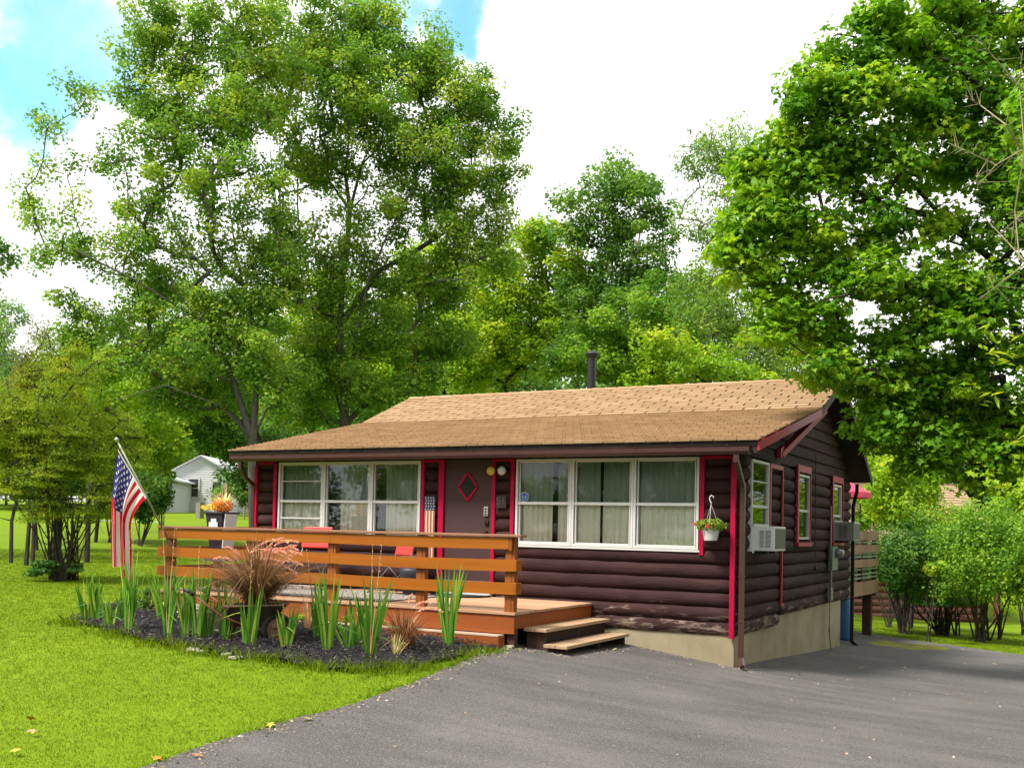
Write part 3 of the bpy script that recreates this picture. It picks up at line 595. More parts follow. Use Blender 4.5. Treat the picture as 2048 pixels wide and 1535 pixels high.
# stove pipe
fx, fy = -4.42, 5.12
b = HB(); b.lathe([(.085, 4.2), (.085, 5.12)], (fx, fy, 0), 20); b.lathe([(.13, 5.125), (.135, 5.145), (.12, 5.165), (.05, 5.205)], (fx, fy, 0), 20); b.lathe([(.10, 5.08), (.115, 5.12)], (fx, fy, 0), 20); b.lathe([(.20, 4.27), (.11, 4.41), (.09, 4.43)], (fx, fy, 0), 18); b.put('stove_pipe', mat_iron, smooth=False)
# brace under the rake
b = HB(); b.bar((.02, 2.02, 2.92), (XR-.04, 3.5, 3.72), .09, .10, up=(1, 0, 0)); b.hexa([(-.0, 1.93, 2.86), (.06, 1.93, 2.86), (.06, 2.10, 2.94), (.0, 2.10, 2.94), (0, 1.93, 3.0), (.06, 1.93, 3.0), (.06, 2.10, 3.06), (0, 2.10, 3.06)]); b.put('gable_brace', mat_trim2)
# electricity service on the side wall
b = HB(); b.box(.04, .12, 5.32, 5.78, 1.14, 1.56); b.put('meter_box', mat_grey, bevel=.006); b = HB(); b.box(.04, .11, 5.28, 5.46, .62, .84); b.put('junction_box', mat_grey, bevel=.006)
b = HB(); b.lathe([(.085, .12), (.085, .17), (.07, .235), (.03, .25)], (0, 5.66, 1.44), 18, 'x'); b.put('meter_glass', flat('meter_dome', (.35, .37, .37), .08, .3), smooth=True)
b = HB(); b.tube([(.085, 5.37, .80), (.085, 5.37, 1.2)], .02); b.tube([(.075, 5.33, 1.3), (.085, 5.31, 1.6), (.075, 5.34, 2.0), (.08, 5.31, 2.26)], .02); b.tube([(.06, 5.40, .64), (.06, 5.44, .3), (.05, 5.42, .1), (.05, 5.5, -.05), (.05, 5.66, -.28)], .008); b.put('conduit', mat_grey)
b = HB(); b.tube([(.05, 4.25, 3.1), (.055, 4.25, 1.9), (.055, 4.28, 1.22)], .008); b.lathe([(.02, 1.17), (.03, 1.2), (.02, 1.23)], (.06, 4.28, 0), 8); b.put('antenna_wire', mat_black)
b = HB(); b.tube([(.05, 5.45, .5), (.05, 5.5, .0), (.05, 5.66, -.3)], .007); b.put('ground_wire', mat_black)
# house number plate
b = HB(); b.box(-3.56, -3.39, -.085, -.06, 2.05, 2.23); pl = b.put('number_plate', flat('dark_number_plate', (.03, .018, .018), .5))
text('house_number', '51', .15, Matrix.Translation(Vector((-3.475, -.087, 2.15))-CO) @ Matrix.Rotation(math.pi/2, 4, 'X'), flat('dull_brass_number', (.13, .10, .09), .4, .3), cabin)

# ------------------------------------------------------------------ alarm sticker, porch light, wall flag, hanging basket, air conditioners
def rootat(name, label, cat, p, group=None): return thing(name, label, cat, tuple(float(q) for q in p), group)
def disc(b, c, r, n, y0, y1, rot=0):
    v0 = len(b.v)
    for y in (y0, y1): b.v += [(c[0]+r*math.cos(rot+2*math.pi*k/n), y, c[2]+r*math.sin(rot+2*math.pi*k/n)) for k in range(n)]
    b.f += [tuple(v0+k for k in range(n)), tuple(v0+n+k for k in reversed(range(n)))]+[(v0+k, v0+(k+1) % n, v0+n+(k+1) % n, v0+n+k) for k in range(n)]; b.t += [.5]*(n+2)
mat_blue = flat('sticker_blue', (.035, .11, .48), .4); mat_pale = flat('sticker_white', (.7, .75, .85), .4)
st = rootat('alarm_sticker', 'small blue octagonal alarm sticker in the lower corner of the upper pane beside the door', 'sticker', (-3.13, -.03, 2.215))
b = HB(); disc(b, (-3.13, 0, 2.215), .072, 8, -.0165, -.0135, math.pi/8); b.put('badge', mat_pale, st); b = HB(); disc(b, (-3.13, 0, 2.215), .063, 8, -.0195, -.0165, math.pi/8); b.put('badge_field', mat_blue, st)
b = HB()
for x in (-3.155, -3.105): b.bar((x-.014, -.021, 2.205), (x, -.021, 2.24), .003, .010, up=(0, 1, 0)); b.bar((x, -.021, 2.24), (x+.014, -.021, 2.205), .003, .010, up=(0, 1, 0)); b.box(x-.009, x+.009, -.022, -.0195, 2.212, 2.219)
b.box(-3.165, -3.095, -.022, -.0195, 2.185, 2.191); b.put('badge_mark', mat_pale, st)
pl = rootat('porch_floodlight', 'twin porch floodlight with one yellow bulb and one clear bulb beside the door', 'light', (-3.5, -.06, 2.62))
b = HB(); b.lathe([(.05, -.03), (.055, -.06), (.03, -.08)], (-3.49, 0, 2.63), 16, 'y'); b.tube([(-3.5, -.07, 2.63), (-3.58, -.12, 2.60)], .016); b.tube([(-3.48, -.07, 2.63), (-3.42, -.12, 2.60)], .016); b.put('mount', mat_brass, pl)
for nm, x, c in (('yellow', -3.60, (.62, .42, .02)), ('clear', -3.42, (.55, .54, .52))):
    b = HB(); b.lathe([(.02, -.08), (.03, -.12), (.066, -.175), (.066, -.185), (.045, -.203), (.015, -.21)], (x, 0, 2.585), 20, 'y'); b.put('bulb', flat(nm+'_bulb_glass', c, .12), pl, smooth=True)
# vertical flag sign: blue field over stripes, USA at the foot
fs = rootat('wall_flag_sign', 'narrow wooden flag sign on the wall beside the door, blue star field over vertical stripes', 'sign', (-4.69, -.07, 1.4))
SX0, SX1, SY = -4.79, -4.60, -.085
b = HB(); b.box(SX0, SX1, SY, SY+.018, 1.18, 2.22); b.put('board', flat('navy_board', (.025, .03, .055), .6), fs)
b = HB(); w = (SX1-SX0)/7
for k in range(0, 7, 2): b.box(SX0+w*k, SX0+w*(k+1), SY-.003, SY, 1.27, 2.00)
b.put('red_stripe', flat('brick_red_paint', (.34, .07, .045), .6), fs)
b = HB()
for k in range(1, 7, 2): b.box(SX0+w*k, SX0+w*(k+1), SY-.003, SY, 1.27, 2.00)
b.put('cream_stripe', flat('cream_paint', (.62, .52, .36), .6), fs)
def star(b, cx, y, cz, r):
    n = len(b.v); b.v.append((cx, y, cz))
    for k in range(10): a = math.pi/2+k*math.pi/5; q = r if k % 2 == 0 else r*.42; b.v.append((cx+q*math.cos(a), y, cz+q*math.sin(a)))
    for k in range(10): b.f.append((n, n+1+k, n+1+(k+1) % 10)); b.t.append(.5)
b = HB()
for r_ in range(5):
    for k in range(4 if r_ % 2 == 0 else 4): star(b, SX0+.025+.046*k+(.008 if r_ % 2 else -.002), SY-.003, 2.19-.042*r_, .013)
b.put('star', mat_pale, fs)
text('sign_lettering', 'USA', .085, Matrix.Translation(Vector(((SX0+SX1)/2, SY-.004, 1.225))-fs.location) @ Matrix.Rotation(math.pi/2, 4, 'X'), mat_pale, fs)
# hanging basket
hb = rootat('hanging_basket', 'white hanging basket with trailing leaves and one red flower on the wall', 'flower pot', (-.30, -.18, 1.75)); hx, hy = -.30, -.20
b = HB(); b.lathe([(.085, 1.66), (.115, 1.80), (.122, 1.805), (.122, 1.822), (.108, 1.822), (.10, 1.80)], (hx, hy, 0), 28); b.put('pot', mat_white, hb)
b = HB()
for k in range(3): a = .6+k*2.094; b.tube([(hx+.115*math.cos(a), hy+.115*math.sin(a), 1.815), (hx, hy, 2.13)], .0035, 5)
b.put('hanger_wire', mat_white, hb)
b = HB(); b.tube([(hx, hy, 2.11), (hx-.002, hy, 2.15), (hx-.022, hy, 2.19), (hx-.02, hy, 2.225), (hx+.005, hy, 2.245), (hx+.028, hy, 2.23), (hx+.03, hy, 2.205)], .008, 8); b.tube([(hx, hy, 2.215+.015), (hx, -.03, 2.24)], .004, 6); b.put('hook', mat_white, hb, smooth=True)

def leaves(C, N, size, tint, shape='rhomb', rng=RNG, jit=.6, droop=0., asp=.62):
    """one face per leaf. C centres, N facing normals, tint per leaf"""
    n = len(C); N = N+rng.normal(0, jit, (n, 3)); N /= np.linalg.norm(N, axis=1)[:, None]
    T = rng.normal(0, 1, (n, 3)); T[:, 2] -= droop; T -= (T*N).sum(1)[:, None]*N; T /= np.linalg.norm(T, axis=1)[:, None]; B = np.cross(N, T)
    s = (size*rng.uniform(.65, 1.25, n))[:, None]
    if shape == 'rhomb': P_ = [(-.5, 0, 0), (-.05, .5*asp, .06), (.5, 0, -.05), (-.05, -.5*asp, .06)]
    elif shape == 'lance': P_ = [(-.5, 0, 0), (-.1, .13, .03), (.5, 0, -.08), (-.1, -.13, .03)]
    elif shape == 'maple': P_ = [(-.42, 0, 0), (-.40, .30, -.02), (-.12, .22, .02), (.02, .50, -.06), (.14, .20, .02), (.55, 0, -.07), (.14, -.20, .02), (.02, -.50, -.06), (-.12, -.22, .02), (-.40, -.30, -.02)]
    k = len(P_); V = np.stack([C+T*(a*s)+B*(b_*s)+N*(c_*s) for a, b_, c_ in P_], 1).reshape(-1, 3)
    return V, np.arange(n*k).reshape(n, k), tint, k
def leaf_obj(name, parts, mat, parent):
    V = np.concatenate([p[0] for p in parts]); k = parts[0][3]; off = 0; Fs = []
    for p in parts: Fs.append(p[1]+off); off += len(p[0])
    o = npmesh(name, V, np.concatenate(Fs), mat, parent, k=k, attrs={'tint': ('FLOAT', 'FACE', np.concatenate([p[2] for p in parts]))})
    if parent is not None and parent.type == 'EMPTY': o.matrix_parent_inverse = Matrix.Translation(-parent.location)
    return o
def ball(c, r, n, rng=RNG, lo=.55):
    d = rng.normal(0, 1, (n, 3)); d /= np.linalg.norm(d, axis=1)[:, None]; return np.array(c)+d*np.array(r)*(rng.uniform(lo, 1, n)**.6)[:, None], d
mat_basket = leaf_mat('basket_leaf', (.05, .10, .01), (.17, .24, .03), (.30, .20, .05))
C_, N_ = ball((hx, hy, 1.855), (.21, .16, .09), 800); leaf_obj('foliage', [leaves(C_, N_, .042, RNG.uniform(0, 1, 800))], mat_basket, hb)
b = HB()
for fx_, fz_, r_ in ((hx, 1.845, .026), (hx-.17, 1.87, .018)):
    for k in range(5): a = k*1.257; b.lathe([(.002, -.01), (r_*.6, -.004), (r_*.5, .004)], (fx_+r_*.6*math.cos(a), hy-.14, fz_+r_*.6*math.sin(a)), 7, 'y')
b.put('flower', flat('scarlet_petal', (.75, .03, .015), .5), hb)

def air_con(y0, y1, z0, label, depth=.29, dim=1.):
    r = rootat('air_conditioner', label, 'air conditioner', (.1, (y0+y1)/2, z0), 'window air conditioners'); H = .33; x0, x1 = .04, .04+depth
    m = flat('ac_casing', (.72*dim, .74*dim, .75*dim), .35, var=.05)
    b = HB(); b.box(x0, x1, y0, y1, z0, z0+H); b.put('casing', m, r, bevel=.012)
    b = HB(); n = 14; yv = y0-.003
    for k in range(n):
        z = z0+.05+k*(H-.10)/n
        for xa, xb in ((x0+.09, x0+.15), (x0+.165, x0+.24)): b.box(xa, xb, yv, yv+.002, z, z+.007)
    b.put('louvre_shadow', flat('ac_louvre_shadow', (.12, .125, .13), .6), r)  # dark strips painted on the casing as the shade inside the louvre slots
    b = HB(); b.box(x1, x1+.004, y0+.03, y1-.03, z0+.03, z0+H-.03); b.put('coil_panel', flat('ac_coil', (.13, .135, .12), .6, .3, var=.3, scale=60), r)
    b = HB(); b.box(.045, .06, y0-.05, y0, z0-.03, z0+H+.02); b.box(.045, .06, y1, y1+.10, z0-.03, z0+H+.02); b.box(.02, .07, y0-.05, y1+.1, z0+H, z0+H+.03); b.put('side_panel', m, r)
    b = HB(); b.box(.05, .22, y0+.1, y0+.14, z0-.04, z0-.002); b.put('bracket', mat_black, r); b = HB(); b.box(.05, .22, y1-.14, y1-.1, z0-.04, z0-.002); b.put('bracket', mat_black, r); return r
air_con(.56, 1.16, 1.53, 'white window air conditioner in the side window nearest the front corner')
air_con(5.74, 6.30, 1.66, 'dull grey window air conditioner in the rearmost side window', .36, .55)

# ------------------------------------------------------------------ porch deck
DX0, DX1, DY, DZ = -7.92, -2.03, -2.30, .76
dk = rootat('porch_deck', 'orange stained wooden porch deck with a three board railing in front of the cabin', 'deck', (-5, -1.2, .4))
n = 17
for i in range(n):
    y0 = DY-.02+(DY*-1-.03)*i/n; y1 = y0+(DY*-1-.03)/n-.006; b = HB(); xj = RNG.uniform(-6, -4)
    b.box(DX0, xj-.002, y0, y1, DZ-.03, DZ+RNG.normal(0, .0012)); b.box(xj+.002, DX1+.015, y0, y1, DZ-.03, DZ+RNG.normal(0, .0012))
    if i == 0: fl = b
    else: off = len(fl.v); fl.v += b.v; fl.f += [tuple(q+off for q in f) for f in b.f]; fl.t += b.t
fl.put('floor_boards', mat_floor, dk)
b = HB(); b.box(DX0+.0, DX1-.0, DY, DY+.04, .50, DZ-.034); b.put('rim_board', mat_rim, dk, bevel=.004)
b = HB(); b.box(DX1-.04, DX1, DY+.042, -.05, .56, DZ-.034); b.put('rim_board', mat_rim, dk, bevel=.004)
b = HB(); b.box(DX0, DX0+.04, DY+.042, -.05, .50, DZ-.034); b.put('rim_board', mat_rim, dk, bevel=.004)
b = HB(); b.box(-7.6, DX1-.12, DY-.16, DY-.004, .22, .475); b.put('base_timber', mat_rim, dk, bevel=.008)
b = HB(); b.box(-7.6, DX1-.13, DY-.165, DY-.004, .477, .492); b.put('timber_cap', wood_mat('bleached_timber_top', (.45, .28, .19), (.66, .50, .38), (1, 14, 14), (.30, .09, .03), .8, .55), dk)
b = HB()
for x in (-2.1, -4.0, -6.0, -7.7): b.box(x-.05, x+.05, DY+.05, DY+.14, g1(x, DY)-.2, .73); b.box(x-.05, x+.05, -.2, -.1, g1(x, 0)-.3, .73)
b.put('joist_post', mat_stringer, dk)
PX = [-7.76, -6.22, -4.80, -3.40, -2.125]
for x in PX:
    b = HB(); b.box(x-.045, x+.045, DY+.0, DY+.09, DZ-.02, 1.655); b.put('rail_post', mat_post, dk, bevel=.005)
    b = HB(); b.box(x+.047, x+.085, DY+.002, DY+.088, DZ, 1.65); b.put('rail_post', mat_post, dk, bevel=.005)
RZ_ = [(1.515, 1.655), (1.25, 1.39), (.975, 1.115)]
for k, (z0, z1) in enumerate(RZ_):
    xj = -4.78
    for q, (xa, xb) in enumerate(((DX0+.02-.03*(k > 0), xj-.002), (xj+.002, DX1+(-.075 if k == 0 else 0)))):
        b = HB(); kk = 9; dz = RNG.normal(0, .003, 2)
        for i in range(kk):
            x0 = xa+(xb-xa)*i/kk; x1 = xa+(xb-xa)*(i+1)/kk; sg = [-.010*math.sin(math.pi*t)*(1 if q else .4) for t in (i/kk, (i+1)/kk)]
            b.hexa([(x0, DY-.04, z0+sg[0]), (x1, DY-.04, z0+sg[1]), (x1, DY-.002, z0+sg[1]), (x0, DY-.002, z0+sg[0]), (x0, DY-.04, z1+sg[0]), (x1, DY-.04, z1+sg[1]), (x1, DY-.002, z1+sg[1]), (x0, DY-.002, z1+sg[0])])
        o = b.put('rail_board', mat_stain, dk)
        bm = bmesh.new(); bm.from_mesh(o.data); bmesh.ops.remove_doubles(bm, verts=bm.verts, dist=1e-5); bmesh.ops.delete(bm, geom=[f for f in bm.faces if abs(f.normal.x) > .9 and xa+.01 < f.calc_center_median().x < xb-.01], context='FACES_ONLY'); bm.to_mesh(o.data); bm.free()
    # returns round the right post, and the left side rail back to the wall
    b = HB(); b.box(DX1, DX1+.035, DY-.04 if k else DY+.0, DY+.10, z0, z1) if k else b.box(DX1-.073, DX1-.035, DY-.038, DY+.098, z0-.02, z1); b.put('rail_board', mat_post if k == 0 else mat_stain, dk, bevel=.004)
    b = HB(); b.box(DX0-.02, DX0+.018, DY+.0, -.08, z0-.005, z1-.005); b.put('rail_board', mat_post, dk, bevel=.004)
for y in (-1.2, -.15): b = HB(); b.box(DX0+.02, DX0+.11, y-.045, y+.045, DZ, 1.65); b.put('rail_post', mat_post, dk, bevel=.004)
b = HB(); b.box(DX0, -4.79, DY-.065, DY+.10, 1.657, 1.69); b.box(-4.786, DX1+.10, DY-.065, DY+.10, 1.657, 1.69); b.put('rail_cap', wood_mat('worn_rail_cap', (.24, .10, .05), (.36, .19, .11), (.5, 10, 10), (.50, .36, .26), .65, .66), dk, bevel=.006)
b = HB(); b.box(DX0, DX0+.14, DY+.102, -.06, 1.657, 1.69); b.put('rail_cap', mat_post, dk, bevel=.006)
# steps
sp = rootat('porch_steps', 'two weathered wooden steps at the right end of the porch', 'steps', (-1.75, -1.1, .2))
for (xa, xb, ya, yb, z) in ((-2.028, -1.72, -2.06, -.12, .565), (-1.745, -1.43, -2.08, -.14, .385)):
    b = HB(); w = (xb-xa)/2; b.box(xa, xa+w-.003, ya, yb, z-.042, z); b.box(xa+w+.003, xb, ya, yb, z-.042, z-.002); b.put('tread', mat_tread, sp, bevel=.005)
for y in (-1.98, -1.05, -.2):
    b = HB(); zb = g1(-1.5, y)-.1
    for X0_, X1_, zz in ((-2.02, -1.775, .522), (-1.775, -1.48, .342)): b.box(X0_, X1_, y, y+.04, zb if X0_ < -2 else zb, zz) if y > -1.5 else (b.hexa([(X0_, y, (.34 if X0_ < -2 else .02)), (X1_, y, .12), (X1_, y+.04, .12), (X0_, y+.04, (.34 if X0_ < -2 else .02)), (X0_, y, zz), (X1_, y, zz), (X1_, y+.04, zz), (X0_, y+.04, zz)]))
    b.put('stringer', mat_stringer, sp)
b = HB(); b.box(-1.80, -1.78, -1.94, -.2, .22, .52); b.put('riser', mat_dark, sp)

# things on the deck
rg = rootat('outdoor_rug', 'grey and cream patterned outdoor rug lying on the porch deck', 'rug', (-5.6, -1.4, DZ))
M = Mat('rug_weave', .95); v1 = M.n('ShaderNodeTexVoronoi', feature='DISTANCE_TO_EDGE'); v1.inputs['Scale'].default_value = 16; M.l(M.coord(), v1.inputs[0]); M.base(M.ramp(v1.outputs['Distance'], [(.05, (.07, .06, .055)), (.13, (.42, .37, .32))]))
b = HB(); b.box(-7.2, -4.15, -1.95, -.42, DZ+.003, DZ+.011); b.put('rug_field', M.m, rg); b = HB()
for q in ((-7.22, -4.13, -1.97, -1.95), (-7.22, -4.13, -.42, -.40), (-7.22, -7.2, -1.95, -.42), (-4.15, -4.13, -1.95, -.42)): b.box(*q, DZ+.003, DZ+.012)
b.put('rug_border', mat_black, rg)
dm = rootat('doormat', 'black half round doormat in front of the door', 'mat', (-4.05, -.35, DZ)); b = HB(); v0 = len(b.v)
pts = [(-4.05+.48*math.cos(a), -.12-.50*math.sin(a)) for a in np.linspace(0, math.pi, 24)]
for z in (DZ+.004, DZ+.02): b.v += [(x, y, z) for x, y in pts]
b.f += [tuple(range(24)), tuple(reversed(range(24, 48)))]+[(k, (k+1) % 24, 24+(k+1) % 24, 24+k) for k in range(24)]; b.t += [.5]*26
b.put('mat_pad', mat_rubber, dm); b = HB(); b.tube([(x*.94-4.05*.06, y*.94-.12*.06-.01, DZ+.021) for x, y in pts], .008, 6); b.put('mat_rib', mat_black, dm)
def folding_chair(x, y, rot, label, k=1.):
    r = thing('folding_chair', label, 'chair', (x, y, DZ+.012), 'red folding chairs on the porch', rot); R3 = Matrix.Rotation(-.28, 3, 'X')
    b = MB(); b.box(-.21*k, .21*k, -.22, .19, .42, .445); b.build('seat', mat_red, r, bevel=.012)
    b = MB(); b.cbox((0, .27, .70*k), (.44*k, .028, .30*k), R3); b.build('backrest', mat_red, r, bevel=.014)
    for sx in (-1, 1):
        b = MB(); b.tube([(sx*.22*k, -.24, 0), (sx*.22*k, .21, .45), (sx*.20*k, .31, .82)], .011, 8); b.build('leg', mat_grey, r, smooth=True)
        b = MB(); b.tube([(sx*.20*k, .26, 0), (sx*.20*k, -.18, .43)], .011, 8); b.build('leg', mat_grey, r, smooth=True)
    b = MB(); b.tube([(-.2*k, .22, .08), (.2*k, .22, .08)], .009, 6); b.tube([(-.22*k, -.2, .06), (.22*k, -.2, .06)], .009, 6); b.build('stretcher', mat_grey, r); return r
folding_chair(-5.02, -.62, 2.75+math.pi, 'red folding chair in the middle of the porch, nearest the door')
folding_chair(-6.45, -.75, 3.3+math.pi, 'larger faded red chair behind the tall purple grass', 1.12)
tb = rootat('patio_table', 'small round dark table standing against the log wall left of the door', 'table', (-4.75, -.5, DZ)); tx, ty = -4.62, -.62
b = HB(); b.lathe([(.17, DZ+.52), (.185, DZ+.53), (.185, DZ+.555), (.165, DZ+.565), (.02, DZ+.566)], (tx, ty, 0), 28); b.put('tabletop', flat('pewter_top', (.16, .14, .14), .3, .5), tb); b = HB(); b.lathe([(.05, DZ+.40), (.05, DZ+.52)], (tx, ty, 0), 14); b.lathe([(.13, DZ+.01), (.19, DZ+.30), (.195, DZ+.36), (.17, DZ+.40)], (tx, ty, 0), 26); b.put('pedestal', flat('dark_blue_pedestal', (.028, .03, .045), .5), tb, smooth=True)

# planter stand by the left end of the railing
ps = rootat('plant_stand', 'grey slatted planter box on thin legs at the left end of the porch', 'plant stand', (-7.3, -1.7, DZ)); qx, qy = -7.26, -1.75
b = HB(); b.box(qx-.21, qx+.21, qy-.16, qy+.16, DZ+.50, DZ+.60); b.box(qx-.19, qx+.19, qy-.14, qy+.14, DZ+.43, DZ+.495); b.put('box', flat('weathered_grey_slats', (.17, .15, .16), .8, var=.3), ps)
for sx in (-1, 1):
    for sy in (-1, 1): b = HB(); b.tube([(qx+sx*.17, qy+sy*.12, DZ+.43), (qx+sx*.19, qy+sy*.14, DZ+.0)], .009, 6); b.put('leg', mat_black, ps)
fp = rootat('flower_pot', 'tall dark plastic pot of orange and yellow flowers behind the left railing', 'flower pot', (qx, qy, DZ+.6))
b = HB()
def frus(b, c, w0, w1, z0, z1): b.hexa([(c[0]-w0, c[1]-w0, z0), (c[0]+w0, c[1]-w0, z0), (c[0]+w0, c[1]+w0, z0), (c[0]-w0, c[1]+w0, z0), (c[0]-w1, c[1]-w1, z1), (c[0]+w1, c[1]-w1, z1), (c[0]+w1, c[1]+w1, z1), (c[0]-w1, c[1]+w1, z1)])
frus(b, (qx, qy), .115, .165, DZ+.605, DZ+1.12); frus(b, (qx, qy), .185, .185, DZ+1.12, DZ+1.15); b.put('pot', flat('aubergine_plastic', (.035, .022, .035), .45), fp, bevel=.006)
b = HB(); zc = DZ+.97; b.box(qx-.05, qx+.05, qy-.168, qy-.155, zc-.04, zc+.08); b.box(qx-.09, qx-.05, qy-.168, qy-.157, zc-.04, zc+.03); b.box(qx+.05, qx+.08, qy-.168, qy-.157, zc-.04, zc+.03); b.put('label', mat_pale, fp)
b = HB(); b.hexa([(qx+.13, qy-.12, DZ+.62), (qx+.15, qy-.12, DZ+.62), (qx+.15, qy+.1, DZ+.62), (qx+.13, qy+.1, DZ+.62), (qx+.19, qy-.14, DZ+1.12), (qx+.215, qy-.14, DZ+1.12), (qx+.215, qy+.1, DZ+1.12), (qx+.19, qy+.1, DZ+1.12)]); b.put('white_slat', mat_white, fp)
def blade_fan(root, name, mat, c, n, h, w, spread, arch=.5, seg=5, tintlo=0, tinthi=1, rng=RNG, fan=None, r0=.03, hj=.3, tip=.15):
    """long tapering blades from c, arching outward"""
    V = []; T = []; k = seg+1
    for i in range(n):
        a = rng.uniform(0, 6.28) if fan is None else fan+rng.choice([0, math.pi])+rng.normal(0, .18); hh = h*rng.uniform(1-hj, 1.05); sp = spread*rng.uniform(.0 if fan is None else 0., 1); ww = w*rng.uniform(.7, 1.15)
        d = np.array([math.cos(a), math.sin(a), 0]); sd_ = np.array([-math.sin(a), math.cos(a), 0]) if fan is None else d*.0+np.array([math.cos(fan), math.sin(fan), .0]); b0 = np.array(c)+d*rng.uniform(0, r0); tw = rng.normal(0, .25); bd = rng.normal(0, .10); kk = rng.uniform(.45, .8) if rng.uniform() < .16 else 9.
        for j in range(k):
            t = j/seg; out = sp*hh*(t*.7+arch*t**2.2); z = hh*(t-arch*.55*sp*t**3); wd = ww*(1-tip if t < .5 else (1-tip)*(1-((t-.5)/.5)**1.7))*(.65+.35*min(1, t*4))+.0008
            p = b0+d*out+np.array([0, 0, z])+np.cross(d, (0, 0, 1))*bd*hh*t*t
            if t > kk: p = p+d*(t-kk)*hh*.7-np.array([0, 0, 1])*(t-kk)*hh*1.3
            s2 = sd_*math.cos(tw)+np.cross(sd_, (0, 0, 1))*math.sin(tw); V += [p-s2*wd/2, p+s2*wd/2]
        T += [rng.uniform(tintlo, tinthi)]*seg
    V = np.array(V); F = []
    for i in range(n):
        for j in range(seg): a = i*2*k+2*j; F.append((a, a+1, a+3, a+2))
    o = npmesh(name, V, np.array(F), mat, root, attrs={'tint': ('FLOAT', 'FACE', np.array(T))}, smooth=True)
    if root.type == 'EMPTY': o.matrix_parent_inverse = Matrix.Translation(-root.location)
    return o
mat_autumn = leaf_mat('autumn_flower_leaf', (.42, .10, .03), (.62, .22, .05), (.70, .52, .12), .3)
mat_cream = leaf_mat('cream_flower_leaf', (.40, .38, .12), (.62, .60, .35), (.75, .74, .6), .3)
top = (qx, qy, DZ+1.14); blade_fan(fp, 'stems', mat_autumn, top, 150, .24, .014, .9, .4); blade_fan(fp, 'grass', mat_cream, top, 110, .34, .010, .9, .3)
C_, N_ = ball((qx, qy, DZ+1.24), (.17, .15, .11), 700); leaf_obj('blossoms', [leaves(C_, N_, .032, RNG.uniform(0, 1, 700))], mat_autumn, fp)
C_, N_ = ball((qx-.12, qy-.1, DZ+1.22), (.2, .1, .05), 160); leaf_obj('yellow_leaves', [leaves(C_, N_, .035, RNG.uniform(.0, 1, 160))], flatleaf := leaf_mat('yellow_leaf', (.42, .34, .02), (.60, .50, .03), None, .3), fp)
b = HB(); b.lathe([(.002, 0), (.03, .01), (.035, .03), (.01, .045)], (qx+.03, qy-.08, DZ+1.36), 9); b.put('crimson_bloom', flat('crimson_petal', (.45, .01, .05), .6), fp)

